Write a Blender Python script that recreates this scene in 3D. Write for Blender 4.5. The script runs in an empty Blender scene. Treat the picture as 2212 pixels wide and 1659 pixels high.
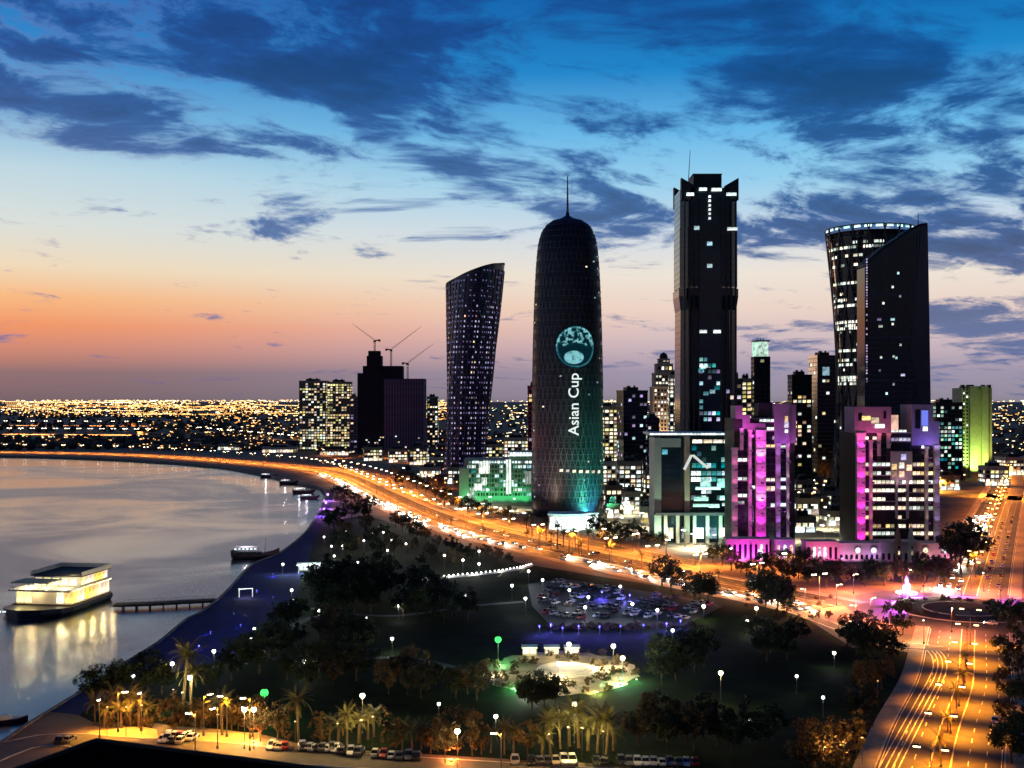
import bpy, bmesh, math, random
from math import sin, cos, tan, atan, atan2, pi, radians, sqrt, hypot
from mathutils import Vector, Matrix
random.seed(7)
S = bpy.context.scene
COL = S.collection

# ---------------------------------------------------------------- camera
CAM_H = 80.0
FPX = 2372.0            # focal length in pixels of a 2212 px wide frame
CX, HY = 1106.0, 862.0  # principal column, horizon row
cam_d = bpy.data.cameras.new('camera')
cam_d.sensor_width = 36.0
cam_d.lens = 36.0 * FPX / 2212.0
cam_d.shift_y = (HY - 829.5) / 2212.0
cam_d.clip_start = 1.0
cam_d.clip_end = 60000.0
cam = bpy.data.objects.new('camera', cam_d)
COL.objects.link(cam)
cam.location = (0, 0, CAM_H)
cam.rotation_euler = (radians(90), 0, 0)
S.camera = cam

# ---------------------------------------------------------------- exposure, sampling
S.render.engine = 'CYCLES'
S.view_settings.view_transform = 'Standard'
S.view_settings.look = 'None'
S.view_settings.exposure = 0.0
S.view_settings.gamma = 1.0
S.cycles.max_bounces = 4
S.cycles.diffuse_bounces = 2
S.cycles.glossy_bounces = 3
S.cycles.transmission_bounces = 2
S.cycles.sample_clamp_indirect = 3.0
S.cycles.use_light_tree = True
S.cycles.caustics_reflective = False
S.cycles.caustics_refractive = False
S.cycles.use_denoising = True
S.cycles.use_adaptive_sampling = True
S.cycles.adaptive_threshold = 0.02

def lin(r, g, b):
    def f(c):
        c /= 255.0
        return c / 12.92 if c <= 0.04045 else ((c + 0.055) / 1.055) ** 2.4
    return (f(r), f(g), f(b), 1.0)

# ---------------------------------------------------------------- world: dusk sky with broken cloud
SUN_AZ = radians(-34)      # west, left of the frame
SUN_EL = radians(0.6)
W = bpy.data.worlds.new('World'); S.world = W; W.use_nodes = True
nt = W.node_tree; nt.nodes.clear()
class NB:
    def __init__(s, nt): s.nt = nt
    def new(s, t, **kw):
        n = s.nt.nodes.new(t)
        for k, v in kw.items(): setattr(n, k, v)
        return n
    def _in(s, sock, v):
        if isinstance(v, (int, float)): sock.default_value = v
        elif isinstance(v, (tuple, list)): sock.default_value = v
        else: s.nt.links.new(v, sock)
    def m(s, op, a, b=0.0, c=0.0, clamp=False):
        n = s.new('ShaderNodeMath', operation=op, use_clamp=clamp)
        s._in(n.inputs[0], a); s._in(n.inputs[1], b); s._in(n.inputs[2], c)
        return n.outputs[0]
    def mr(s, v, a, b, c=0.0, d=1.0, smooth=True):
        n = s.new('ShaderNodeMapRange', interpolation_type='SMOOTHSTEP' if smooth else 'LINEAR')
        for i, x in enumerate((v, a, b, c, d)): s._in(n.inputs[i], x)
        return n.outputs[0]
    def ramp(s, v, stops, interp='LINEAR'):
        n = s.new('ShaderNodeValToRGB'); cr = n.color_ramp; cr.interpolation = interp
        while len(cr.elements) < len(stops): cr.elements.new(0.5)
        for e, (p, c) in zip(cr.elements, stops): e.position = p; e.color = c
        s._in(n.inputs[0], v)
        return n.outputs[0]
    def mix(s, f, a, b, mode='MIX'):
        n = s.new('ShaderNodeMix', data_type='RGBA', blend_type=mode)
        s._in(n.inputs[0], f); s._in(n.inputs[6], a); s._in(n.inputs[7], b)
        return n.outputs[2]
    def comb(s, x, y, z=0.0):
        n = s.new('ShaderNodeCombineXYZ')
        s._in(n.inputs[0], x); s._in(n.inputs[1], y); s._in(n.inputs[2], z)
        return n.outputs[0]
    def noise(s, vec, scale, detail=4.0, rough=0.55, dist=0.0):
        n = s.new('ShaderNodeTexNoise')
        if vec is not None: s.nt.links.new(vec, n.inputs['Vector'])
        n.inputs['Scale'].default_value = scale; n.inputs['Detail'].default_value = detail
        n.inputs['Roughness'].default_value = rough; n.inputs['Distortion'].default_value = dist
        return n.outputs['Fac']
B = NB(nt)
tc = B.new('ShaderNodeTexCoord')
sep = B.new('ShaderNodeSeparateXYZ'); nt.links.new(tc.outputs['Generated'], sep.inputs[0])
dx, dy, dz = sep.outputs
el = B.m('MULTIPLY', B.m('ARCSINE', dz), 180 / pi)              # degrees above the horizon
az = B.m('MULTIPLY', B.m('ARCTAN2', dx, dy), 180 / pi)          # degrees right of +Y
elr = B.m('POWER', B.m('MAXIMUM', B.m('DIVIDE', el, 90.0), 0.0001), 0.5)   # 0..1, stretched near the horizon
def st(e): return (max(e, 0.0) / 90.0) ** 0.5
west = [(0, (112,98,104)), (1.3, (128,108,114)), (2.6, (202,134,116)), (3.6, (232,146,104)), (4.9, (240,180,128)),
        (6.4, (232,214,184)), (8.4, (212,220,216)), (11, (184,212,224)), (13.5, (112,176,216)), (16.5, (34,132,200)),
        (20, (4,104,184)), (34, (4,50,112)), (90, (3,20,58))]
north = [(0, (140,132,146)), (1.4, (160,150,172)), (2.8, (202,182,190)), (4.6, (234,210,198)), (6.4, (236,226,214)),
         (8.6, (206,218,230)), (11, (150,206,236)), (13.5, (104,184,232)), (16.5, (22,132,200)), (20, (0,96,168)),
         (34, (3,46,104)), (90, (3,20,58))]
cw = B.ramp(elr, [(st(e), lin(*c)) for e, c in west])
cn = B.ramp(elr, [(st(e), lin(*c)) for e, c in north])
# angle from the sunset azimuth decides how warm the low sky is
dsun = B.m('ABSOLUTE', B.m('SUBTRACT', az, -34.0))
dsun = B.m('MINIMUM', dsun, B.m('SUBTRACT', 360.0, dsun))
clear = B.mix(B.mr(dsun, 8.0, 46.0), cw, cn)
away = B.mr(dsun, 62.0, 150.0)                                  # the east is already in the earth's shadow
clear = B.mix(B.m('MULTIPLY', away, 0.86), clear, lin(10, 26, 62))
# clouds: noise on a flat layer seen in perspective
den = B.m('ADD', B.m('MAXIMUM', dz, 0.0), 0.16)
px_ = B.m('DIVIDE', dx, den); py_ = B.m('DIVIDE', dy, den)
warp = B.noise(B.comb(px_, py_, 3.1), 0.9, 3.0, 0.5)
pxw = B.m('ADD', px_, B.m('MULTIPLY', B.m('SUBTRACT', warp, 0.5), 1.1))
# streaks lie along a slanted direction
rx = B.m('ADD', B.m('MULTIPLY', pxw, 0.80), B.m('MULTIPLY', py_, 0.34))
ry = B.m('ADD', B.m('MULTIPLY', pxw, -0.42), B.m('MULTIPLY', py_, 0.95))
n1 = B.noise(B.comb(rx, ry, 7.7), 2.6, 8.0, 0.6, 0.25)
n2 = B.noise(B.comb(rx, ry, 1.3), 7.5, 6.0, 0.62, 0.15)
nz = B.m('MULTIPLY', B.m('SUBTRACT', B.m('ADD', B.m('MULTIPLY', n1, 0.6), B.m('MULTIPLY', n2, 0.4)), 0.5), 4.4)
# cloud banks: (column, row, half width, half height, slant deg, weight) of the broad banks seen that evening
BANKS = [(-60,240,400,60,-6,.40),(120,290,330,54,-10,.40),(420,325,280,48,-8,.40),(560,130,420,80,-8,.32),(150,150,330,45,-4,.26),
         (820,250,420,64,-20,.36),(1010,380,330,26,-24,.26),(650,425,110,16,10,.30),(800,455,110,14,6,.26),(1000,425,150,12,12,.20),
         (1330,480,300,42,-4,.46),(1330,390,120,14,0,.22),(1760,520,420,56,-3,.52),(2100,560,300,50,-6,.46),(1560,190,220,75,22,.40),(1780,140,170,36,8,.30),
         (1960,215,260,60,-10,.34),(2150,330,340,110,0,.38),(1850,300,300,46,-18,.28),(2150,450,300,56,-4,.36),(1560,300,200,35,-10,.24),
         (2180,690,260,50,-2,.56),(2240,790,360,60,0,.50),(1560,755,420,44,2,.36),(1980,700,260,40,0,.26),
         (60,762,260,12,-3,.30),(330,160,200,30,10,.10),(1250,60,600,70,-3,.20),(1130,300,300,40,-22,.20),(200,60,400,50,-5,.16),(2212,110,200,60,-10,.10),(1000,130,300,60,0,.18)]
cov = None
for (vx, vy, wx, wy, sl, wt) in BANKS:
    a0 = math.degrees(atan((vx - CX) / FPX)); e0 = math.degrees(atan((HY - vy) / FPX))
    sx = math.degrees(wx / FPX); sy = math.degrees(wy / FPX)
    c, s_ = cos(radians(sl)), sin(radians(sl))
    da = B.m('SUBTRACT', az, a0); de = B.m('SUBTRACT', el, e0)
    u = B.m('DIVIDE', B.m('ADD', B.m('MULTIPLY', da, c), B.m('MULTIPLY', de, s_)), sx)
    v = B.m('DIVIDE', B.m('SUBTRACT', B.m('MULTIPLY', de, c), B.m('MULTIPLY', da, s_)), sy)
    q = B.m('ADD', B.m('MULTIPLY', u, u), B.m('MULTIPLY', v, v))
    g = B.m('MULTIPLY', B.m('EXPONENT', B.m('MULTIPLY', q, -0.75)), wt)
    cov = g if cov is None else B.m('ADD', cov, g)
high = B.mr(el, 11.0, 22.0, -0.02, 0.24)
high = B.m('ADD', high, B.mr(el, 4.0, 10.0, -0.13, 0.0))
d0 = B.m('ADD', B.m('ADD', nz, B.m('MULTIPLY', cov, 0.82)), high)
dens = B.mr(d0, 0.12, 0.66)
thick = B.mr(d0, 0.42, 1.1)
ccol = B.ramp(elr, [(st(e), lin(*c)) for e, c in [(0, (104,98,120)), (1.5, (92,98,142)), (3.5, (96,108,160)), (6, (58,96,156)), (9, (64,108,170)),
                    (12, (48,94,160)), (15, (18,78,150)), (18, (10,66,140)), (22, (4,58,130)), (40, (3,40,92)), (90, (3,22,60))]])
tint = B.mix(B.mr(el, 3.0, 9.0), lin(84, 108, 156), lin(8, 78, 148))
ccol = B.mix(B.mr(az, -4.0, 14.0, 0.0, 0.85), ccol, tint)
dark = B.new('ShaderNodeHueSaturation'); nt.links.new(ccol, dark.inputs['Color']); dark.inputs['Value'].default_value = 0.56; dark.inputs['Saturation'].default_value = 1.05
ccol = B.mix(B.m('MULTIPLY', thick, B.mr(el, 2.0, 7.0)), ccol, dark.outputs[0])
ccol = B.mix(B.mr(dsun, 62.0, 150.0, 0.0, 0.8), ccol, lin(10, 24, 56))
# thin cloud lit from below near the sunset keeps a pink rim
rim = B.m('MULTIPLY', B.mr(d0, 0.08, 0.25), B.m('SUBTRACT', 1.0, B.mr(d0, 0.25, 0.5)))
ccol = B.mix(B.m('MULTIPLY', rim, B.m('MULTIPLY', B.mr(dsun, 30.0, 5.0), 0.35)), ccol, lin(196, 150, 178))
skyc = B.mix(B.m('MULTIPLY', dens, 0.92), clear, ccol)
# the atmosphere's own glow after sunset
nis = B.new('ShaderNodeTexSky', sky_type='NISHITA')
nis.sun_disc = False; nis.sun_elevation = SUN_EL; nis.sun_rotation = SUN_AZ
nis.air_density = 1.2; nis.dust_density = 2.0; nis.ozone_density = 3.0
addn = B.new('ShaderNodeMix', data_type='RGBA', blend_type='ADD'); addn.inputs[0].default_value = 0.03
nt.links.new(skyc, addn.inputs[6]); nt.links.new(nis.outputs[0], addn.inputs[7])
bg = B.new('ShaderNodeBackground'); bg.inputs[1].default_value = 1.0
nt.links.new(addn.outputs[2], bg.inputs[0])
wo = B.new('ShaderNodeOutputWorld'); nt.links.new(bg.outputs[0], wo.inputs[0])
W.cycles.sampling_method = 'MANUAL'; W.cycles.sample_map_resolution = 512

# the sun is on the horizon: only a trace of warm light is left
sun_d = bpy.data.lights.new('sun', 'SUN'); sun_d.energy = 0.06; sun_d.angle = radians(6); sun_d.color = (1.0, 0.62, 0.38)
sun = bpy.data.objects.new('sun', sun_d); COL.objects.link(sun)
sun.rotation_euler = (radians(90) - radians(2.0), 0, pi - SUN_AZ)

# ---------------------------------------------------------------- pixel -> place helpers (metres)
def G(vx, vy, z=0.0):
    """point at height z seen at column vx, row vy"""
    d = FPX * (CAM_H - z) / (vy - HY)
    return Vector(((vx - CX) / FPX * d, d, z))
def XD(vx, d): return (vx - CX) / FPX * d
def ZD(vy, d): return CAM_H - (vy - HY) / FPX * d

# ---------------------------------------------------------------- materials
MATS = {}
def mat(name, col, rough=0.7, metal=0.0, var=0.25, scale=0.3, spec=0.3, bump=0.0, objvar=0.0):
    """principled material whose colour varies with a soft noise in object space"""
    if name in MATS: return MATS[name]
    m = bpy.data.materials.new(name); m.use_nodes = True; n = m.node_tree
    b = NB(n); p = n.nodes['Principled BSDF']
    t = b.new('ShaderNodeTexCoord')
    f = b.noise(t.outputs['Object'], scale, 5.0, 0.6)
    c0 = tuple(c * (1 - var) for c in col[:3]) + (1,); c1 = tuple(min(1, c * (1 + var)) for c in col[:3]) + (1,)
    c = b.mix(b.mr(f, 0.3, 0.7), c0, c1)
    if objvar:
        oi = b.new('ShaderNodeObjectInfo')
        v = b.mr(oi.outputs['Random'], 0, 1, 1 - objvar, 1 + objvar, smooth=False)
        h = b.new('ShaderNodeHueSaturation'); n.links.new(c, h.inputs['Color']); n.links.new(v, h.inputs['Value'])
        c = h.outputs[0]
    n.links.new(c, p.inputs['Base Color'])
    n.links.new(b.mr(f, 0.2, 0.8, max(0.02, rough * 0.85), min(1, rough * 1.12)), p.inputs['Roughness'])
    p.inputs['Metallic'].default_value = metal
    p.inputs['Specular IOR Level'].default_value = spec
    if bump:
        f2 = b.noise(t.outputs['Object'], scale * 14, 3.0, 0.6)
        bn = b.new('ShaderNodeBump'); bn.inputs['Strength'].default_value = bump; bn.inputs['Distance'].default_value = 0.1
        n.links.new(f2, bn.inputs['Height']); n.links.new(bn.outputs[0], p.inputs['Normal'])
    MATS[name] = m
    return m
def glow(name, col, strength, var=0.0, patch=0.0, sampled=False):
    """a surface that gives off light: lamp glass, lit window, screen. var: brightness differs per object;
    patch: blinds, furniture and lamps behind the pane make it uneven"""
    if name in MATS: return MATS[name]
    m = bpy.data.materials.new(name); m.use_nodes = True; n = m.node_tree; n.nodes.clear(); b = NB(n)
    e = b.new('ShaderNodeEmission'); o = b.new('ShaderNodeOutputMaterial')
    e.inputs[0].default_value = (*col[:3], 1); s = strength
    if var:
        oi = b.new('ShaderNodeObjectInfo')
        r = oi.outputs['Random']
        s = b.mr(r, 0, 1, strength * (1 - var), strength * (1 + var), smooth=False)
        hs = b.new('ShaderNodeHueSaturation'); hs.inputs['Color'].default_value = (*col[:3], 1)
        n.links.new(b.mr(b.m('FRACT', b.m('MULTIPLY', r, 7.31)), 0, 1, 0.46, 0.54, smooth=False), hs.inputs['Hue'])
        n.links.new(b.mr(b.m('FRACT', b.m('MULTIPLY', r, 3.77)), 0, 1, 0.5, 1.15, smooth=False), hs.inputs['Saturation'])
        n.links.new(hs.outputs[0], e.inputs[0])
    if patch:
        t = b.new('ShaderNodeTexCoord')
        f = b.noise(t.outputs['Object'], patch, 3.0, 0.7)
        s = b.m('MULTIPLY', s, b.mr(f, 0.32, 0.62, 0.25, 1.25))
    b._in(e.inputs[1], s)
    n.links.new(e.outputs[0], o.inputs[0])
    m.cycles.emission_sampling = 'AUTO' if sampled else 'NONE'
    MATS[name] = m
    return m
def glass(name, col, rough=0.08, spec=0.5, var=0.3):
    return mat(name, col, rough, 0.0, var, 0.08, spec)

# ---------------------------------------------------------------- mesh builder
class MB:
    def __init__(s): s.v = []; s.f = []
    def add(s, vs, fs):
        o = len(s.v); s.v += [tuple(p) for p in vs]; s.f += [tuple(i + o for i in f) for f in fs]; return s
    def box(s, x0, x1, y0, y1, z0, z1):
        return s.add([(x0,y0,z0),(x1,y0,z0),(x1,y1,z0),(x0,y1,z0),(x0,y0,z1),(x1,y0,z1),(x1,y1,z1),(x0,y1,z1)],
                     [(0,3,2,1),(4,5,6,7),(0,1,5,4),(1,2,6,5),(2,3,7,6),(3,0,4,7)])
    def rbox(s, cx, cy, w, l, z0, z1, a):
        c, n = cos(a), sin(a)
        P = [(-w/2,-l/2),(w/2,-l/2),(w/2,l/2),(-w/2,l/2)]
        P = [(cx + x*c - y*n, cy + x*n + y*c) for x, y in P]
        return s.prism(P, z0, z1)
    def prism(s, poly, z0, z1):
        n = len(poly)
        vs = [(x, y, z0) for x, y in poly] + [(x, y, z1) for x, y in poly]
        fs = [tuple(range(n - 1, -1, -1)), tuple(range(n, 2 * n))]
        fs += [(i, (i + 1) % n, n + (i + 1) % n, n + i) for i in range(n)]
        return s.add(vs, fs)
    def frustum(s, cx, cy, r0, r1, z0, z1, n=8, ph=0.0):
        vs = []
        for r, z in ((r0, z0), (r1, z1)):
            vs += [(cx + r * cos(ph + 2*pi*i/n), cy + r * sin(ph + 2*pi*i/n), z) for i in range(n)]
        fs = [tuple(range(n - 1, -1, -1)), tuple(range(n, 2 * n))] + [(i, (i + 1) % n, n + (i + 1) % n, n + i) for i in range(n)]
        return s.add(vs, fs)
    def rings(s, rings, cap=True):
        """rings: equal-length closed loops of points; skins them"""
        n = len(rings[0]); o = len(s.v)
        for r in rings: s.v += [tuple(p) for p in r]
        for k in range(len(rings) - 1):
            a = o + k * n; b = a + n
            s.f += [(a + i, a + (i + 1) % n, b + (i + 1) % n, b + i) for i in range(n)]
        if cap:
            s.f.append(tuple(o + i for i in range(n - 1, -1, -1)))
            e = o + (len(rings) - 1) * n
            s.f.append(tuple(e + i for i in range(n)))
        return s
    def lathe(s, prof, n=24, cx=0, cy=0):
        return s.rings([[(cx + r * cos(2*pi*i/n), cy + r * sin(2*pi*i/n), z) for i in range(n)] for r, z in prof])
    def tube(s, pts, r, n=6, r1=None):
        r1 = r if r1 is None else r1
        rr = []; m = len(pts)
        for k, p in enumerate(pts):
            p = Vector(p); a = Vector(pts[max(k-1, 0)]); b = Vector(pts[min(k+1, m-1)])
            t = (b - a).normalized(); u = t.orthogonal().normalized()
            if abs(t.z) < 0.999: u = t.cross(Vector((0,0,1))).normalized()
            w = t.cross(u); q = r + (r1 - r) * k / max(1, m - 1)
            rr.append([p + (u * cos(2*pi*i/n) + w * sin(2*pi*i/n)) * q for i in range(n)])
        return s.rings(rr)
    def mesh(s, name, m, smooth=False):
        me = bpy.data.meshes.new(name); me.from_pydata(s.v, [], s.f)
        if m is not None: me.materials.append(m)
        if smooth: me.polygons.foreach_set('use_smooth', [True] * len(me.polygons))
        me.update()
        return me
    def build(s, name, m, parent=None, loc=None, smooth=False, **kw):
        return inst(name, s.mesh(name, m, smooth), parent, loc, **kw)
def inst(name, me, parent=None, loc=None, rotz=0.0, scale=None, rot=None, kind=None):
    o = bpy.data.objects.new(name, me); COL.objects.link(o)
    if parent is not None: o.parent = parent
    if loc is not None: o.location = loc
    if rot is not None: o.rotation_euler = rot
    elif rotz: o.rotation_euler = (0, 0, rotz)
    if scale is not None: o.scale = scale
    if kind: o['kind'] = kind
    return o
def tag(o, label, cat, group=None):
    o['label'] = label; o['category'] = cat
    if group: o['group'] = group
    return o
def thing(name, label, cat, loc=(0, 0, 0), rotz=0.0, group=None):
    o = inst(name, None, None, loc, rotz)
    o.empty_display_size = 1.0
    return tag(o, label, cat, group)
def struct(o): o['kind'] = 'structure'; return o
def copy_tree(o, parent=None):
    c = o.copy(); COL.objects.link(c)
    if parent is not None: c.parent = parent
    for ch in list(o.children): copy_tree(ch, c)
    return c
def lamp_light(parent, kind, loc, power, col, radius=0.3, rot=None, cone=150, blend=0.6, name='bulb_light'):
    l = bpy.data.lights.new(name, kind); l.energy = power; l.color = col[:3]; l.shadow_soft_size = radius
    if kind == 'SPOT': l.spot_size = radians(cone); l.spot_blend = blend
    o = bpy.data.objects.new(name, l); COL.objects.link(o); o.parent = parent; o.location = loc
    if rot is not None: o.rotation_euler = rot
    return o
def sheet(name, poly, z, m, sub=None):
    """flat polygon on the ground, triangulated"""
    bm = bmesh.new()
    f = bm.faces.new([bm.verts.new((p[0], p[1], z)) for p in poly])
    f.normal_update()
    if f.normal.z < 0: f.normal_flip()
    bmesh.ops.triangulate(bm, faces=[f])
    me = bpy.data.meshes.new(name); bm.to_mesh(me); bm.free(); me.materials.append(m)
    return inst(name, me)
def smooth_path(pts, step=8.0):
    """Catmull-Rom resample of a 2-D path"""
    P = [Vector((p[0], p[1])) for p in pts]; out = []
    for i in range(len(P) - 1):
        p0 = P[max(i-1, 0)]; p1 = P[i]; p2 = P[i+1]; p3 = P[min(i+2, len(P)-1)]
        n = max(2, int((p2 - p1).length / step))
        for k in range(n):
            t = k / n
            out.append(0.5 * ((2*p1) + (p2-p0)*t + (2*p0-5*p1+4*p2-p3)*t*t + (3*p1-p0-3*p2+p3)*t*t*t))
    out.append(P[-1])
    return out
def normals(path):
    N = []
    for i in range(len(path)):
        t = (path[min(i+1, len(path)-1)] - path[max(i-1, 0)]).normalized()
        N.append(Vector((t.y, -t.x)))      # right-hand side of travel
    return N
def ribbon(name, path, o0, o1, z, m, parent=None, h=0.0):
    """strip between offsets o0..o1 right of the path; h>0 makes it a kerb-like solid"""
    N = normals(path); mb = MB()
    if h <= 0:
        vs = []
        for p, n in zip(path, N):
            vs += [(p.x + n.x*o0, p.y + n.y*o0, z), (p.x + n.x*o1, p.y + n.y*o1, z)]
        mb.add(vs, [(2*i, 2*i+1, 2*i+3, 2*i+2) for i in range(len(path)-1)])
        # face up
        if o1 > o0: mb.f = [tuple(reversed(f)) for f in mb.f]
        mb.f = [tuple(reversed(f)) for f in mb.f] if Vector(mb.v[mb.f[0][1]]).__sub__(Vector(mb.v[mb.f[0][0]])).cross(Vector(mb.v[mb.f[0][2]]) - Vector(mb.v[mb.f[0][0]])).z < 0 else mb.f
    else:
        mb.rings([[(p.x+n.x*o0, p.y+n.y*o0, z), (p.x+n.x*o1, p.y+n.y*o1, z), (p.x+n.x*o1, p.y+n.y*o1, z+h), (p.x+n.x*o0, p.y+n.y*o0, z+h)] for p, n in zip(path, N)])
    return mb.build(name, m, parent)
def along(path, spacing, off=0.0, start=0.0):
    """(point, heading) every spacing metres along the path, at an offset to its right"""
    N = normals(path); acc = -start; out = []
    for i in range(len(path) - 1):
        seg = path[i+1] - path[i]; L = seg.length
        if L < 1e-6: continue
        while acc <= L:
            if acc >= 0:
                p = path[i] + seg * (acc / L)
                out.append((p + N[i] * off, atan2(seg.y, seg.x)))
            acc += spacing
        acc -= L
    return out

# ================================================================ THE SETTING
ASPH = mat('asphalt', (0.055, 0.052, 0.05), 0.75, var=0.35, scale=0.12, bump=0.15)
PAVE = mat('promenade_paving', (0.03, 0.034, 0.115), 0.95, var=0.18, scale=0.25, spec=0.05)  # blue light on the strip is put into the paving colour
KERB = mat('kerb_concrete', (0.42, 0.40, 0.37), 0.8, var=0.2, scale=0.6)
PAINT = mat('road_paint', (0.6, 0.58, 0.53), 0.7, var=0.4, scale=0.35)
SAND = mat('sandy_ground', (0.16, 0.12, 0.08), 0.95, var=0.4, scale=0.03, bump=0.3)
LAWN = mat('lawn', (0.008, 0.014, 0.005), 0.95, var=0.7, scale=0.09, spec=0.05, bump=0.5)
COURT = mat('court_surface', (0.46, 0.34, 0.18), 0.85, var=0.15, scale=0.2)
STONE = mat('sea_wall_stone', (0.16, 0.14, 0.12), 0.9, var=0.4, scale=0.4, bump=0.5)

# the bay
m = bpy.data.materials.new('water'); m.use_nodes = True; n = m.node_tree; b = NB(n); p = n.nodes['Principled BSDF']
t = b.new('ShaderNodeTexCoord')
mp = b.new('ShaderNodeMapping'); n.links.new(t.outputs['Object'], mp.inputs[0]); mp.inputs['Scale'].default_value = (1.0, 2.2, 1.0)
w1 = b.noise(mp.outputs[0], 0.05, 4.0, 0.6, 0.4)
w2 = b.noise(mp.outputs[0], 1.1, 3.0, 0.65)
calm = b.noise(t.outputs['Object'], 0.0065, 4.0, 0.55, 0.8)
bn = b.new('ShaderNodeBump'); bn.inputs['Distance'].default_value = 0.5
n.links.new(b.mr(calm, 0.38, 0.62, 0.07, 0.20), bn.inputs['Strength'])
n.links.new(b.m('ADD', b.m('MULTIPLY', w1, 0.22), b.m('MULTIPLY', w2, 0.75)), bn.inputs['Height'])
n.links.new(bn.outputs[0], p.inputs['Normal'])
n.links.new(b.mr(calm, 0.38, 0.62, 0.12, 0.24), p.inputs['Roughness'])
p.inputs['Base Color'].default_value = (0.012, 0.022, 0.035, 1)
p.inputs['Specular IOR Level'].default_value = 1.0
p.inputs['IOR'].default_value = 1.6
WATER = m
WZ = -2.0
wpoly = [(-6000, -600), (400, -600), (400, 400), (-50, 1600), (-1000, 1900), (-6000, 2600)]
struct(sheet('water', wpoly, WZ, WATER))

SHORE_V = [(-120,1690),(0,1605),(58,1564),(102,1537),(163,1500),(210,1476),(234,1453),(284,1422),(339,1388),(372,1361),(406,1334),(430,1324),(474,1290),
           (501,1263),(528,1232),(559,1212),(593,1199),(626,1178),(660,1148),(684,1111),(697,1085),(703,1066),(690,1052),(655,1044),(620,1036),(580,1027),
           (540,1019),(470,1008),(350,998),(200,990),(0,985),(-300,983),(-900,981)]
SHORE = [G(*q) for q in SHORE_V]
sh = smooth_path(SHORE, 9.0)
land = [(p.x, p.y) for p in sh] + [(-6000, 2500), (-16000, 6000), (-16000, 30000), (18000, 30000), (18000, -400), (-300, -400), (-230, 120)]
struct(sheet('ground', land, 0.0, SAND))
# sea wall with its coping
sw = ribbon('sea_wall', sh, -0.05, 0.9, WZ - 1.0, STONE, h=-WZ + 1.35)
tag(sw, 'low stone sea wall running along the whole curved bay shore', 'sea wall')

# lawn of the park, promenade along the water
LAWN_V = [(690,1130),(790,1112),(880,1140),(1000,1180),(1130,1218),(1400,1262),(1690,1306),(1790,1362),(1900,1398),(1975,1412),(1995,1450),(1930,1560),(1870,1680),
          (1500,1660),(1100,1640),(800,1622),(640,1605),(560,1585),(440,1572),(330,1562),(200,1560),(170,1545),(260,1490),(330,1462),(420,1442),(500,1420),(560,1390),(600,1345),(640,1290),(660,1230),(676,1180)]
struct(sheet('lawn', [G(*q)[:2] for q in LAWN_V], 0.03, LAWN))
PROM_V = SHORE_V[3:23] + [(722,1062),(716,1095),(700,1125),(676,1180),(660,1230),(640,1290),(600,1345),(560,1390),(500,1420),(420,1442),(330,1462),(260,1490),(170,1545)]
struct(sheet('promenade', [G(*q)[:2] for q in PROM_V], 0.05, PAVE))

# roads ---------------------------------------------------------------
CORN_V = [(-700,973),(-300,974),(0,977),(200,980),(350,986),(480,995),(600,1005),(680,1015),(740,1031),(800,1059),(860,1089),(930,1118),(1000,1142),(1100,1167),
          (1200,1190),(1300,1211),(1400,1233),(1500,1254),(1600,1274),(1700,1292),(1790,1312)]
corn = smooth_path([G(*q) for q in CORN_V], 10.0)
nearroad = smooth_path([(60,170),(82,215),(104,262),(127,308),(146,352),(158,380)], 6.0)
farroad = smooth_path([(186,446),(202,480),(262,606),(330,748),(400,893),(470,1040),(560,1240)], 10.0)
struct(ribbon('corniche_road', corn, -16.5, 16.5, 0.07, ASPH))
struct(ribbon('avenue_road', nearroad, -12.6, 12.6, 0.07, ASPH))
struct(ribbon('boulevard_road', farroad, -14.5, 14.5, 0.07, ASPH))
cross = smooth_path([G(1700,1040),G(1850,1046),G(2000,1058),G(2212,1078),G(2400,1098)], 12.0)
struct(ribbon('cross_road', cross, -16, 16, 0.07, ASPH))
frontage = [Vector(q) for q in [(p.x + n_.x*-33, p.y + n_.y*-33) for p, n_ in zip(corn, normals(corn))] if 520 < q[1] < 1300]
struct(ribbon('frontage_road', frontage, -6.5, 6.5, 0.07, ASPH))
for o in (-6.8, 6.5): struct(ribbon('kerb', frontage, o, o + .3, 0, KERB, h=.2))
RC = Vector((171.0, 417.0))          # roundabout
def circle(c, r, n=64): return [(c.x + r*cos(2*pi*i/n), c.y + r*sin(2*pi*i/n)) for i in range(n)]
struct(sheet('roundabout_road', circle(RC, 43), 0.09, ASPH))
def ringpath(c, r, n=72): return [Vector(q) for q in circle(c, r, n)] + [Vector(circle(c, r, n)[0])]
island = MB().prism(circle(RC, 25, 48), 0.09, 0.30).build('roundabout_island', mat('island_planting', (0.05, 0.03, 0.035), 0.9, var=0.6, scale=0.3, bump=0.5)); struct(island)
ribbon('kerb', ringpath(RC, 25), -0.05, 0.45, 0.09, KERB, island, h=0.26)
ribbon('inner_kerb', ringpath(RC, 14), 0, 0.5, 0.30, KERB, island, h=0.22)
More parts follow.
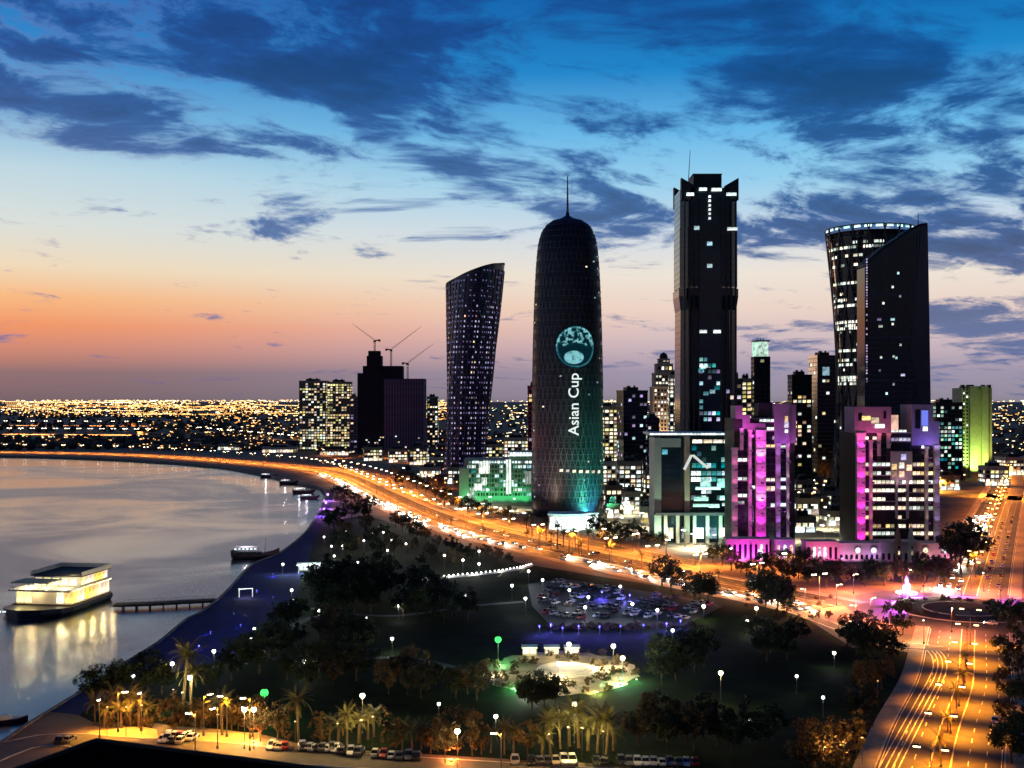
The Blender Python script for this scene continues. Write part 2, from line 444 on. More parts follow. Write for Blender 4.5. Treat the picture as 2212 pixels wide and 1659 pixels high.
for nm, pth, hw, med in (('corniche', corn, 16.5, 3.2), ('avenue', nearroad, 12.6, 1.9), ('boulevard', farroad, 14.5, 2.4)):
    md = struct(ribbon('median_strip', pth, -med, med, 0.07, mat('median_planting', (0.06, 0.045, 0.03), 0.95, var=0.5, scale=0.4), h=0.14))
    for o in (-med - 0.3, med): ribbon('kerb', pth, o, o + 0.3, 0.07, KERB, md, h=0.17)
    for o in (-hw - 0.4, hw):
        k = struct(ribbon('kerb', pth, o, o + 0.4, 0.0, KERB, h=0.2))
    for o in (-hw - 4.6, hw + 0.5):
        struct(ribbon('pavement', pth, o, o + 4.1, 0.0, mat('pavement_slabs', (0.26, 0.22, 0.18), 0.85, var=0.2, scale=0.3), h=0.14))
    # painted edge and lane lines
    lanes = struct(ribbon('edge_marking', pth, -hw + 0.4, -hw + 0.6, 0.085, PAINT))
    struct(ribbon('edge_marking', pth, hw - 0.6, hw - 0.4, 0.085, PAINT))
    dash = MB(); wl = (hw - med) / 3.0
    for sgn in (-1, 1):
        for k in (1, 2):
            for q, h in along(pth, 9.0, sgn * (med + wl * k)):
                if q.y < 900: dash.rbox(q.x, q.y, 3.6, 0.18, 0.075, 0.088, h)
    struct(dash.build('lane_marking', PAINT))
# slip lane from the corniche; painted lines stand in for headlight trails down the park side of the avenue
slip = smooth_path([G(1640,1296), G(1720,1322), G(1800,1352), G(1880,1380), G(1960,1396), G(2040,1402)], 4.0)
struct(ribbon('slip_road', slip, -3.2, 3.2, 0.11, ASPH))
for o in (-3.4, 3.1): struct(ribbon('kerb', slip, o, o + 0.35, 0.0, KERB, h=0.24))
struct(ribbon('edge_marking', slip, -2.7, -2.45, 0.125, PAINT)); struct(ribbon('edge_marking', slip, 2.45, 2.7, 0.125, PAINT))
trail = smooth_path([G(1972,1386), G(2003,1397), G(2024,1414), G(2031,1436), G(2024,1464), G(2002,1506), G(1975,1556), G(1945,1612), G(1920,1660), G(1890,1722)], 3.0)
for o in (-2.0, -0.8, 0.5, 1.8): struct(ribbon('painted_trail_line', trail, o, o + 0.26, 0.10, PAINT))
# paths in the park
PATHM = mat('park_path', (0.07, 0.065, 0.07), 0.85, var=0.25, scale=0.2)
path1 = smooth_path([G(903,1254), G(980,1246), G(1060,1238), G(1110,1230), G(1142,1222)], 4.0)
struct(ribbon('park_path', path1, -2.0, 2.0, 0.05, PATHM))
path2 = smooth_path([G(1704,1318), G(1745,1335), G(1790,1362), G(1850,1400)], 4.0)
struct(ribbon('park_path', path2, -1.2, 1.2, 0.05, PATHM))
path3 = smooth_path([G(560,1395), G(690,1330), G(860,1330), G(1010,1310), G(1130,1300)], 5.0)
struct(ribbon('park_path', path3, -1.6, 1.6, 0.045, PATHM))
path4 = smooth_path([G(560,1395), G(650,1440), G(850,1420), G(1020,1450)], 5.0)
struct(ribbon('park_path', path4, -1.6, 1.6, 0.045, PATHM))
# car park beside the corniche, courts and service road at the hotel
struct(sheet('car_park', [G(*q)[:2] for q in [(1140,1262),(1210,1250),(1480,1290),(1560,1310),(1480,1352),(1190,1352),(1150,1310)]], 0.06, ASPH))
struct(sheet('plaza', [G(1210 + 165*cos(a*pi/24)*(1+0.06*sin(a*1.7)), 1455 + 47*sin(a*pi/24)*(1+0.05*sin(a*2.3)))[:2] for a in range(48)], 0.06, mat('plaza_paving', (0.26, 0.21, 0.13), 0.85, var=0.45, scale=0.12)))
struct(sheet('court', [G(*q)[:2] for q in [(172,1592),(196,1580),(300,1569),(338,1576),(342,1594),(310,1600),(200,1602)]], 0.06, COURT))
struct(sheet('court', [G(*q)[:2] for q in [(418,1583),(560,1583),(562,1634),(520,1628),(412,1606)]], 0.06, COURT))
svc = smooth_path([G(-60,1650), G(40,1610), G(130,1598), G(260,1608), G(420,1615), G(600,1632), G(800,1646), G(1100,1664), G(1500,1690)], 5.0)
struct(ribbon('service_road', svc, -4.5, 4.5, 0.09, mat('pale_asphalt', (0.11, 0.095, 0.08), 0.85, var=0.25, scale=0.2)))
for o in (-4.8, 4.5): struct(ribbon('kerb', svc, o, o + 0.3, 0.0, KERB, h=0.2))

# ================================================================ TOWERS
rnd = random.Random(11)
DGLASS = glass('dark_curtain_glass', (0.010, 0.013, 0.022), 0.12, 0.45)
NGLASS = glass('navy_curtain_glass', (0.012, 0.018, 0.034), 0.10, 0.5)
CONC_D = mat('dark_cladding', (0.020, 0.021, 0.028), 0.55, var=0.25, scale=0.05)
CONC_M = mat('grey_concrete', (0.10, 0.095, 0.10), 0.85, var=0.25, scale=0.06)
CREAM = mat('cream_stone', (0.50, 0.44, 0.36), 0.8, var=0.12, scale=0.12)
BEIGE = mat('beige_render', (0.34, 0.27, 0.19), 0.85, var=0.15, scale=0.1)
PALEG = mat('pale_green_cladding', (0.30, 0.36, 0.30), 0.7, var=0.15, scale=0.1)
FRAME = mat('anodised_frame', (0.05, 0.055, 0.065), 0.45, 0.6, var=0.2, scale=0.3)
STEEL = mat('painted_steel', (0.16, 0.17, 0.18), 0.5, 0.3, var=0.2, scale=0.4)
WARM = glow('lit_window_warm', (1.0, 0.66, 0.32), 1.0, 0.9, 1.4)
WHITE = glow('lit_window_white', (0.86, 1.0, 0.86), 1.0, 0.9, 1.4)
COOL = glow('lit_window_cool', (0.55, 0.9, 1.0), 0.9, 0.9, 1.4)
VIOL = glow('lit_window_violet', (0.66, 0.52, 1.0), 0.55, 0.85, 0.9)
YELL = glow('lit_window_yellow', (1.0, 0.86, 0.34), 0.9, 0.85, 1.4)
TEAL = glow('lit_window_teal', (0.05, 0.50, 0.52), 0.6, 0.9, 0.9)
STRIPW = glow('light_strip_white', (0.80, 1.0, 1.0), 1.7, 0.5, 0.8)
STRIPY = glow('light_strip_warm', (1.0, 0.86, 0.58), 1.5, 0.6, 0.8)
BULB = glow('lamp_glass_white', (1.0, 0.97, 0.86), 9.0)
UNITWIN = {}
def unit_win(m):
    """pane with a shallow bevel, 1 x 1, shared by every lit window of one colour"""
    if m.name not in UNITWIN:
        mb = MB().rings([[(-.5,0.06,-.5),(.5,0.06,-.5),(.5,0.06,.5),(-.5,0.06,.5)], [(-.5,-.05,-.5),(.5,-.05,-.5),(.5,-.05,.5),(-.5,-.05,.5)],
                         [(-.46,-.1,-.46),(.46,-.1,-.46),(.46,-.1,.46),(-.46,-.1,.46)]])
        UNITWIN[m.name] = mb.mesh('window', m)
    return UNITWIN[m.name]
def win(parent, x, y, z, w, h, m, a=0.0, name='window'):
    return inst(name, unit_win(m), parent, (x, y, z), a, (w, 1.0, h))
def face_grid(T, cx, cy, a, w, z0, z1, bay, flo, lit, mats, glassm, rows=0.0, wf=0.72, hf=0.62, cap=110, dark=True):
    """windows on a face centred (cx,cy), heading a (normal = local -y turned by a)"""
    nb = max(1, int(round(w / bay))); nf = max(1, int(round((z1 - z0) / flo)))
    bw = w / nb; fh = (z1 - z0) / nf; c, s = cos(a), sin(a); D = MB(); cells = []
    for j in range(nf):
        rowlit = rnd.random() < rows
        for i in range(nb):
            u = -w/2 + (i + .5) * bw; z = z0 + (j + .5) * fh
            cells.append((rnd.random() / (6.0 if rowlit and rnd.random() < .8 else 1.0), u, z))
    lits = set(k for k in sorted(range(len(cells)), key=lambda k: cells[k][0])[:cap] if cells[k][0] < lit)
    for k, (r, u, z) in enumerate(cells):
        x, y = cx + u*c, cy + u*s
        if k in lits: win(T, x, y, z, bw*wf, fh*hf, rnd.choice(mats), a)
        elif dark: D.rbox(x - s*0.0, y, bw*wf, 0.12, z - fh*hf/2, z + fh*hf/2, a)
    if dark and D.f: D.build('unlit_window', glassm, T, kind='stuff')
def tower(name, label, vx0, vx1, vtop, d, dep=0.8, rot=0.0, wall=None, glassm=None, lit=0.12, mats=None, bay=4.0, flo=3.9, band=0.0, rows=0.0,
          top=True, cap=90, wf=0.72, hf=0.62, z0=0.0, cat='tower', bandm=None, group=None):
    a = radians(rot); Wp = (vx1 - vx0) / FPX * d
    w = Wp / (abs(cos(a)) + dep * abs(sin(a))); D = w * dep; h = ZD(vtop, d)
    T = thing(name, label, cat, (XD((vx0 + vx1)/2, d), d + D/2, 0), a, group)
    wall = wall or CONC_D; glassm = glassm or DGLASS; mats = mats or [WARM, WHITE]
    MB().box(-w/2, w/2, -D/2, D/2, 0, h).build('wall', wall, T)
    for (cx, cy, fa, fw) in ((0, -D/2 - .05, 0, w), (w/2 + .05, 0, pi/2, D), (-w/2 - .05, 0, -pi/2, D)):
        nrm = Vector((sin(fa), -cos(fa))); ca = a
        nw = Vector((nrm.x*cos(ca) - nrm.y*sin(ca), nrm.x*sin(ca) + nrm.y*cos(ca)))
        if nw.dot(-Vector((T.location.x, T.location.y)).normalized()) > -0.05:
            face_grid(T, cx, cy, fa, fw - 1.2, z0 + 3.0, h - 2.0, bay, flo, lit, mats, glassm, rows, wf, hf, cap)
    if band:
        bmb = MB(); nf = max(1, int(round((h - 5.0 - z0) / flo)))
        for j in range(nf + 1):
            z = z0 + 3.0 + j * (h - 5.0 - z0) / nf
            bmb.box(-w/2 - band, w/2 + band, -D/2 - band, D/2 + band, z - 0.28, z + 0.28)
        bmb.build('floor_band', bandm or wall, T, kind='stuff')
    if top:
        pm = MB()
        for (x0, x1, y0, y1) in ((-w/2-.25, w/2+.25, -D/2-.25, -D/2+.25), (-w/2-.25, w/2+.25, D/2-.25, D/2+.25), (-w/2-.24, -w/2+.25, -D/2+.26, D/2-.26), (w/2-.25, w/2+.24, -D/2+.26, D/2-.26)):
            pm.box(x0, x1, y0, y1, h - .6, h + 1.3)
        pm.build('parapet', wall, T)
        MB().box(-w*.28, w*.2, -D*.2, D*.3, h + .002, h + 4.2).build('plant_room', CONC_D, T)
        MB().box(-w*.2, -w*.1, -D*.1, D*.1, h + 4.2, h + 5.6).build('air_handler', STEEL, T); MB().frustum(w*.1, 0, 1.0, 1.0, h + 4.2, h + 5.8, 8).build('roof_tank', STEEL, T)
    T['w'] = w; T['D'] = D; T['h'] = h
    return T
def clean(T):
    for k in ('w', 'D', 'h'):
        if k in T: del T[k]
def flood(T, loc, target, power, col, cone=60, glowm=None, blend=0.7, radius=0.5):
    """a floodlight fitting (box, lens, yoke) with its own lamp, aimed at target; local to T"""
    loc = Vector(loc); t = Vector(target) - loc
    q = t.to_track_quat('-Z', 'Y').to_euler()
    f = MB().box(-.6, .6, -.45, .45, -.1, .6)
    f.box(-.7, -.62, -.15, .15, -.3, .5); f.box(.62, .7, -.15, .15, -.3, .5)
    o = f.build('floodlight', STEEL, T, loc, rot=q)
    MB().box(-.5, .5, -.36, .36, -.16, -.103).build('lens', glowm or BULB, o)
    L = lamp_light(o, 'SPOT', (0, 0, -.45), power, col, radius, None, cone, blend)
    return o
MAG = (1.0, 0.05, 0.95); PURP = (0.46, 0.10, 1.0); PINK = (1.0, 0.12, 0.45); BLUEL = (0.16, 0.14, 1.0); GREENL = (0.16, 1.0, 0.34); TEALL = (0.12, 1.0, 0.70)
GMAG = glow('flood_lens_magenta', MAG, 3.0); GGRN = glow('flood_lens_green', GREENL, 3.0)

# ---- domed cylinder tower with lattice screen -----------------------
dB = 735.0
T = thing('domed_tower', 'dark round tower with domed top and spire, bearing a lit emblem and vertical lettering', 'tower', (XD(1226, dB + 23), dB + 23, 0))
dBc = dB + 4
def zB(vy): return ZD(vy, dBc)
prof_v = [(76, 1140), (76, 1100), (75.5, 1000), (75, 900), (74.5, 820), (73, 740), (71, 670), (69, 620), (66.5, 570), (64, 540), (61.5, 518), (57, 500), (50.5, 485), (42, 474), (30, 467), (16, 462.5), (4.5, 456), (3.0, 448)]
prof = [(r / FPX * (dB + 23) * 1.0, max(0.0, zB(v))) for r, v in prof_v]; prof[0] = (prof[0][0], 0.0)
NB_ = 72
MB().lathe(prof, NB_).build('shell', glass('round_tower_glass', (0.012, 0.014, 0.026), 0.35, 0.3), T, smooth=True)
def rB(z):
    for (r0, z0), (r1, z1) in zip(prof, prof[1:]):
        if z0 <= z <= z1: return r0 + (r1 - r0) * (z - z0) / max(1e-6, z1 - z0)
    return prof[-1][0]
scr = MB(); ztop = prof[-4][1]; nst = 60; NH = 40
for sgn in (-1, 1):                                   # crossed helical strips of the sun screen
    for k in range(NH):
        rr = []
        for i in range(nst + 1):
            z = 8 + (ztop - 8) * i / nst; r = rB(z) + 0.35; a = 2*pi*k/NH + sgn * 1.9 * (z / ztop)
            da = 0.24 / max(r, 3.0)
            rr.append([(r*cos(a-da), r*sin(a-da), z), (r*cos(a+da), r*sin(a+da), z), ((r+.3)*cos(a+da), (r+.3)*sin(a+da), z), ((r+.3)*cos(a-da), (r+.3)*sin(a-da), z)])
        scr.rings(rr)
scr.build('lattice_screen', mat('screen_aluminium', (0.055, 0.058, 0.085), 0.5, 0.4, var=0.3, scale=0.1), T, kind='stuff')
fl = MB()
z = 10.0
while z < prof[-5][1]:
    r = rB(z) + 0.5
    fl.rings([[((r + o)*cos(2*pi*i/72), (r + o)*sin(2*pi*i/72), z + h) for i in range(72)] for o, h in ((-.4, -.2), (.35, -.2), (.35, .2), (-.4, .2))], cap=False)
    z += 4.1
fl.build('floor_ring', mat('ring_aluminium', (0.05, 0.053, 0.08), 0.5, 0.4, var=0.2, scale=0.1), T, kind='stuff')
zt = prof[-1][1]
MB().tube([(0,0,zt-2),(0,0,zt+8),(0,0,zB(368))], 0.95, 8, 0.35).build('spire', STEEL, T)
# ring of bright lamps round the lower floors, right of centre
for vx in (1209, 1222, 1236, 1250, 1264, 1277, 1290):
    z = zB(1015 + (vx - 1209) * 0.06); r = rB(z) + .7; sx = (vx - 1226) / FPX * (dB + 23); sx = max(-r*.98, min(r*.98, sx)); a = atan2(-sqrt(max(r*r - sx*sx, 0)), sx)
    l = MB().box(-1.15, 1.15, -.3, .3, -.9, .9).box(-.9, .9, -.42, -.302, -.65, .65).build('ring_lamp', STRIPY, T, (r*cos(a), r*sin(a), z), rotz=a + pi/2)
for k in range(110):                                   # a few lit rooms behind the screen
    a = -pi * rnd.random() if k > 50 else (-pi * .04 - rnd.random() * .22 if rnd.random() < .75 else -pi*.9 - rnd.random() * .24)
    z = 12 + 4.1 * int(rnd.random() * 46); r = rB(z) + 0.25
    if r < 15: continue
    if k > 50 and z > 60 and rnd.random() < .8: continue
    win(T, r*cos(a), r*sin(a), z + 1.6, 1.5, 1.3, rnd.choice([VIOL, WARM, COOL]), a + pi/2)
# curved emblem and lettering fixed to the screen, facing the bay
EM = bpy.data.materials.new('emblem_led_panel'); EM.use_nodes = True; n = EM.node_tree; n.nodes.clear(); b = NB(n)
t = b.new('ShaderNodeTexCoord'); sp = b.new('ShaderNodeSeparateXYZ'); n.links.new(t.outputs['UV'], sp.inputs[0])
u, v = sp.outputs[0], sp.outputs[1]
du = b.m('SUBTRACT', u, .5); dv = b.m('SUBTRACT', v, .5)
rr_ = b.m('SQRT', b.m('ADD', b.m('MULTIPLY', du, du), b.m('MULTIPLY', dv, dv)))
nn = b.noise(t.outputs['UV'], 6.5, 4.0, 0.6)
# a ball shape low left and an arched sweep over it
q1 = b.m('SQRT', b.m('ADD', b.m('POWER', b.m('ABSOLUTE', b.m('DIVIDE', b.m('ADD', du, .05), .26)), 2.0), b.m('POWER', b.m('ABSOLUTE', b.m('DIVIDE', b.m('ADD', dv, .24), .17)), 2.0)))
ball = b.mr(q1, 1.0, .84)
q2 = b.m('SQRT', b.m('ADD', b.m('POWER', b.m('ABSOLUTE', b.m('DIVIDE', du, .34)), 2.0), b.m('POWER', b.m('ABSOLUTE', b.m('DIVIDE', b.m('ADD', dv, .16), .24)), 2.0)))
arch = b.m('MULTIPLY', b.mr(q2, 1.12, .98), b.m('SUBTRACT', 1.0, ball))
spots = b.mr(b.noise(t.outputs['UV'], 9.0, 3.0, .5, .6), .46, .56)
top_ = b.m('MULTIPLY', b.mr(dv, -.02, .06), spots)
lum = b.m('ADD', b.m('ADD', b.m('MULTIPLY', ball, 1.0), b.m('MULTIPLY', top_, .8)), b.m('MULTIPLY', b.mr(rr_, .40, .46), .5))
lum = b.m('MULTIPLY', lum, b.m('SUBTRACT', 1.0, b.m('MULTIPLY', arch, .85)))
lum = b.m('ADD', b.m('MULTIPLY', lum, b.mr(nn, .3, .6, .45, 1.1)), .14)
lum = b.m('MULTIPLY', lum, b.mr(rr_, .5, .45))
e = b.new('ShaderNodeEmission'); n.links.new(b.mix(b.mr(lum, .3, 1.0), (0.02, 0.20, 0.30, 1), (0.30, 0.78, 0.84, 1)), e.inputs[0])
n.links.new(b.m('MULTIPLY', lum, .62), e.inputs[1])
o_ = b.new('ShaderNodeOutputMaterial'); n.links.new(e.outputs[0], o_.inputs[0]); EM.cycles.emission_sampling = 'NONE'
zc = zB(750); Rr = 47 / FPX * dB; xc = (1241 - 1226) / FPX * dB
vs, uvs, fs = [], [], []
nr, na = 8, 40
def wrapB(x, z, off):
    r = rB(z) + off; a = x / r - pi/2
    return (r*cos(a), r*sin(a), z)
for i in range(nr + 1):
    for k in range(na):
        rad = Rr * i / nr; x = xc + rad*cos(2*pi*k/na); z = zc + rad*sin(2*pi*k/na)
        vs.append(wrapB(x, z, 0.95)); uvs.append((.5 + .5*i/nr*cos(2*pi*k/na), .5 + .5*i/nr*sin(2*pi*k/na)))
for i in range(nr):
    for k in range(na):
        q = (i*na + k, i*na + (k+1) % na, (i+1)*na + (k+1) % na, (i+1)*na + k)
        fs.append(q[::-1] if i else q[::-1])
rim0 = len(vs)
for k in range(na):
    x = xc + Rr*cos(2*pi*k/na); z = zc + Rr*sin(2*pi*k/na)
    vs.append(wrapB(x, z, 0.6)); uvs.append((1.2, 1.2))
for k in range(na): fs.append((nr*na + k, nr*na + (k+1) % na, rim0 + (k+1) % na, rim0 + k))
me = bpy.data.meshes.new('emblem'); me.from_pydata(vs, [], fs); me.materials.append(EM)
ul = me.uv_layers.new(name='uv')
for lp in me.loops: ul.data[lp.index].uv = uvs[lp.vertex_index]
o = inst('emblem', me, T); o['label'] = 'round teal lit emblem like a patterned ball'
def text_mesh(body, size, extr=0.15, bold=0.0):
    cu = bpy.data.curves.new('lettering', 'FONT'); cu.body = body; cu.size = size; cu.extrude = extr; cu.offset = bold
    cu.align_x = 'LEFT'; cu.resolution_u = 3
    to = bpy.data.objects.new('tmp_text', cu); COL.objects.link(to)
    dg = bpy.context.evaluated_depsgraph_get(); dg.update()
    me = bpy.data.meshes.new_from_object(to.evaluated_get(dg))
    bpy.data.objects.remove(to); bpy.data.curves.remove(cu)
    return me
for body, size, v0, vxc, m_, bold in (('Asian Cup', 15.5, 942, 1246, glow('lettering_white', (0.88, 1.0, 0.95), .95), .12),):
    me = text_mesh(body, size, 0.15, bold)
    W_ = max(v.co.x for v in me.vertices); want = (940 - 806) / FPX * dB; k = want / W_
    bm = bmesh.new(); bm.from_mesh(me); bm.verts.ensure_lookup_table(); seen = set(); iv = []
    for v in bm.verts:                                         # islands, then letters = islands that share a column range
        if v.index in seen: continue
        st_ = [v]; isl = []; seen.add(v.index)
        while st_:
            q = st_.pop(); isl.append(q.index)
            for e_ in q.link_edges:
                o2 = e_.other_vert(q)
                if o2.index not in seen: seen.add(o2.index); st_.append(o2)
        xs = [bm.verts[i_].co.x for i_ in isl]; iv.append([min(xs), max(xs), isl])
    bm.free(); iv.sort(key=lambda t: t[0]); letters = []
    for a_, b_, isl in iv:
        if letters and a_ < letters[-1][1] - 1e-3: letters[-1][1] = max(letters[-1][1], b_); letters[-1][2] += isl
        else: letters.append([a_, b_, list(isl)])
    for a_, b_, isl in letters:
        ids = set(isl); mp_ = {}; vs_ = []; fs_ = []
        for i_ in isl:
            tx, ty, tz = me.vertices[i_].co; x = (vxc - 1226) / FPX * dB - ty * k; z = zB(940) + tx * k    # reads upward
            mp_[i_] = len(vs_); vs_.append(wrapB(x, z, 1.0 + tz))
        for p in me.polygons:
            if p.vertices[0] in ids: fs_.append([mp_[i_] for i_ in p.vertices])
        m2 = bpy.data.meshes.new('letter'); m2.from_pydata(vs_, [], fs_); m2.materials.append(m_); inst('letter', m2, T)
# floods washing the foot of the tower
flood(T, (44, -58, 1), (10, -20, 40), 520000, (.10, 1.0, .5), 70, GGRN)
flood(T, (24, -30, 1), (10, -20, 14), 90000, (.1, .8, 1.0), 80, GGRN)
flood(T, (-40, -60, 1), (-8, -22, 50), 260000, (1.0, 0.62, 0.4), 70, GMAG)
flood(T, (-40, -14, 40), (-20, -8, 70), 26000, (1.0, 0.10, 0.06), 90, GMAG)

# entrance pavilion at its foot, white and bright
P = thing('entrance_pavilion', 'low white brightly lit entrance pavilion at the foot of the domed tower', 'pavilion', (XD(1240, 672), 672, 0))
wv = [(-15.5, 0), (-8, -3), (3, -2), (9, 3), (15, 5), (14, 11), (-14, 11)]
MB().prism(wv, 0, 9.0).build('wall', mat('white_render', (0.72, 0.74, 0.70), 0.8, var=0.06), P)
MB().prism([(x*1.06, y*1.3 - 1.5) for x, y in wv], 9.003, 10.0).build('roof', mat('white_render', (1, 1, 1)), P)
for i in range(8):
    x = -13.4 + i*3.8; yf = -3.0 if -10 < x < 5 else (-1.6 if x < -10 else 2.0)
    win(P, x, yf - .9, 4.6, 3.0, 7.0, glow('glass_front_white', (0.86, 1.0, 0.93), 3.2, .3, .4))
for x, y in ((-12, -14), (0, -16), (10, -10), (18, -6)):
    flood(P, (x, y - 4, .6), (x, 0, 6), 12000, (0.5, 1.0, 0.9), 120)

# ---- tall stepped tower with notched crown --------------------------
dP = 705.0
T = thing('stepped_tower', 'tallest dark tower with notched stepped crown and pale light strips', 'tower', (XD(1533, dP + 4), dP + 21, 0))
k = dP / FPX
hw = 63 * k
def zP(v): return ZD(v, dP)
def octa(w, ch): return [(-w+ch, -w), (w-ch, -w), (w, -w+ch), (w, w-ch), (w-ch, w), (-w+ch, w), (-w, w-ch), (-w, -w+ch)]
secs = [(hw*1.0, 0, zP(668)), (hw*1.03, zP(668), zP(618)), (hw*1.0, zP(618), zP(488)), (hw*.985, zP(488), zP(404))]
for j, (w, z0, z1) in enumerate(secs):
    w2 = w * (.965 if j == 0 else 1.0)
    rings = [[(x, y, zz) for x, y in octa(ww, 6.0)] for ww, zz in ((w, z0 + .01), (w2 if j == 0 else w, z1))]
    if j == 1: rings = [[(x, y, zz) for x, y in octa(ww, 6.0)] for ww, zz in ((hw*.97, z0 + .01), (w, z0 + 9), (w, z1 - 1))]
    MB().rings(rings).build('shaft', DGLASS, T)
MB().box(-31*k, 31*k, -31*k, 31*k, zP(404) - 3, zP(369)).build('crown_block', CONC_D, T)
MB().box(-32*k, 32*k, -32*k, 32*k, zP(369) + .01, zP(367)).build('crown_cap', CONC_M, T)
for sx in (-1, 1):
    for sy in (-1, 1):                                  # sloping corner fins
        f = MB(); x1 = sx * hw * .985; x0 = sx * 33 * k; y1 = sy * hw * .985; y0 = sy * (hw*.985 - 5)
        zl, zh, zb = zP(399), zP(382), zP(430)
        f.add([(x0,y0,zb),(x1,y0,zb),(x1,y1,zb),(x0,y1,zb),(x0,y0,zl),(x1,y0,zh),(x1,y1,zh),(x0,y1,zl)], [(0,3,2,1),(4,5,6,7),(0,1,5,4),(1,2,6,5),(2,3,7,6),(3,0,4,7)])
        f.build('crown_fin', CONC_D, T)
fin = MB()
for xf in (-.98, -.80, -.62, -.42, .42, .62, .80, .98):
    fin.box(xf*hw - .45, xf*hw + .45, -hw*1.05 - .5 if abs(xf) < .9 else -hw*.80, -hw*.70, 30, zP(430))
for j, xf in enumerate((-.98, -.80, -.62, -.42, .42, .62, .80, .98)):
    f = MB().box(-.45, .45, -.6, 1.4, 30, zP(425)); f.build('pier', mat('tower_pier', (0.035, 0.035, 0.045), 0.6, var=.2, scale=.05), T, (xf*hw*.9, -hw*1.02, 0))
MB().box(-.36*hw, .36*hw, -hw - .9, -hw + .6, 40, zP(540)).build('recessed_bay', NGLASS, T)
bandm = MB()
zz = 30.0
while zz < zP(410):
    w = hw * (1.0 - .035*zz/zP(668)) if zz < zP(668) else (hw*1.03 if zP(665) + 9 < zz < zP(618) - 1 else (hw if zz > zP(618) else hw*.98)); w = w*.985 if zz > zP(488) else w
    bandm.rings([[(x, y, q) for x, y in octa(w + o, 6.0)] for o, q in ((-.4, zz - .1), (.06, zz - .1), (.06, zz + .1), (-.4, zz + .1))], cap=False)
    zz += 3.9
bandm.build('floor_band', FRAME, T, kind='stuff')
yf = -hw * 1.02 - 1.3
for (a_, b_, v) in ((-25, -8, 408), (2, 24, 409), (-52, -36, 419), (34, 56, 419), (36, 58, 494), (-24, -8, 716), (6, 22, 716)):
    win(T, (a_ + b_)/2*k, yf, zP(v), (b_ - a_)*k, 2.0, STRIPW, 0, 'light_strip')
for v in (424, 433, 443, 452, 461, 471): win(T, -2*k, yf, zP(v), 1.5, 1.5, STRIPW, 0, 'crown_lamp')
for (dx_, v, m_) in ((-30, 492, COOL), (-2, 526, COOL), (-2, 574, COOL), (-16, 792, COOL), (-6, 790, WARM), (-20, 800, TEAL), (4, 846, COOL), (-10, 850, TEAL), (14, 838, TEAL)):
    win(T, dx_*k, yf, zP(v), 3.4, 2.4, m_)
face_grid(T, -2*k, yf - .15, 0, 46*k, zP(925), zP(770), 2.6, 3.9, .20, [TEAL, COOL, TEAL, VIOL], NGLASS, .25, .8, .6, 80, False)
face_grid(T, 46*k, yf - .15, 0, 26*k, zP(930), zP(800), 2.6, 3.9, .10, [VIOL, WARM], NGLASS, 0, .8, .6, 20, False)
MB().tube([(-38*k, 0, zP(404)), (-36*k, 0, zP(360)), (-33*k, 0, zP(308))], .38, 6, .16).build('mast', STEEL, T)

# ---- twisting tower with slanted top --------------------------------
dT = 1066.0; k = dT / FPX
T = thing('twisted_tower', 'flaring twisted tower with slanted top and rows of violet lit windows', 'tower', (XD(1015, dT + 24), dT + 24, 0))
def zT(v): return ZD(v, dT)
def ext(v):
    L = [(560, 962), (605, 962), (700, 963), (900, 966), (1040, 958)]; Rr_ = [(560, 1092), (650, 1083), (760, 1071), (870, 1059), (1000, 1050), (1040, 1050)]
    def ip(t):
        for (a, x), (b_, y) in zip(t, t[1:]):
            if a <= v <= b_: return x + (y - x)*(v - a)/(b_ - a)
        return t[-1][1]
    return ip(L), ip(Rr_)
def tri_plan(ph, n=36):
    P = []
    for i in range(n):
        a = 2*pi*i/n
        r = 1 + .13*cos(3*(a - ph))
        P.append((r*cos(a), r*sin(a)))
    mn = min(x for x, y in P); mx = max(x for x, y in P)
    return [((x - (mn + mx)/2) / (mx - mn) * 2, y / (mx - mn) * 2) for x, y in P]
NF = 44; NPT = 48; rows_ = []
for j in range(NF + 1):
    v = 1040 + (556 - 1040) * j / NF; xl, xr = ext(max(v, 562)); c = (xl + xr)/2 - 1015; w = (xr - xl)/2
    pl = tri_plan(pi/2 + radians(8) + radians(60) * j / NF, NPT)
    rows_.append([((c + x*w)*k, y*w*k, zT(v)) for x, y in pl])
def slope_clip(p):                                        # the roof plane rises to the right
    vx = 1015 + p[0]/k; zmax = zT(608 - (vx - 962) * 46/130.0)
    return (p[0], p[1], min(p[2], zmax))
rows_ = [[slope_clip(p) for p in r] for r in rows_]
MB().rings(rows_).build('shell', glass('violet_grey_glass', (0.03, 0.026, 0.07), 0.3, 0.35), T)
fl = MB()
for j in range(1, NF - 1):
    r = rows_[j]; cx = sum(p[0] for p in r)/NPT; cy = sum(p[1] for p in r)/NPT
    def off(o, dz): return [(p[0] + (p[0]-cx)*o, p[1] + (p[1]-cy)*o, p[2] + dz) for p in r]
    fl.rings([off(-.01, -.3), off(.016, -.3), off(.016, .3), off(-.01, .3)], cap=False)
fl.build('floor_slab_edge', mat('slab_edge_bronze', (0.12, 0.10, 0.15), 0.6, 0.2, var=.2, scale=.1), T, kind='stuff')
for i in range(0, NPT, 2):                                # leaning columns follow the twist
    c_ = MB().tube([(rows_[j][i][0]*1.012, rows_[j][i][1]*1.02, rows_[j][i][2]) for j in range(0, NF - 1, 3)], .5, 4)
    c_.build('column', mat('slab_edge_bronze', (1, 1, 1)), T)
n_ = 0; stf = {m_.name: MB() for m_ in (VIOL, WARM)}
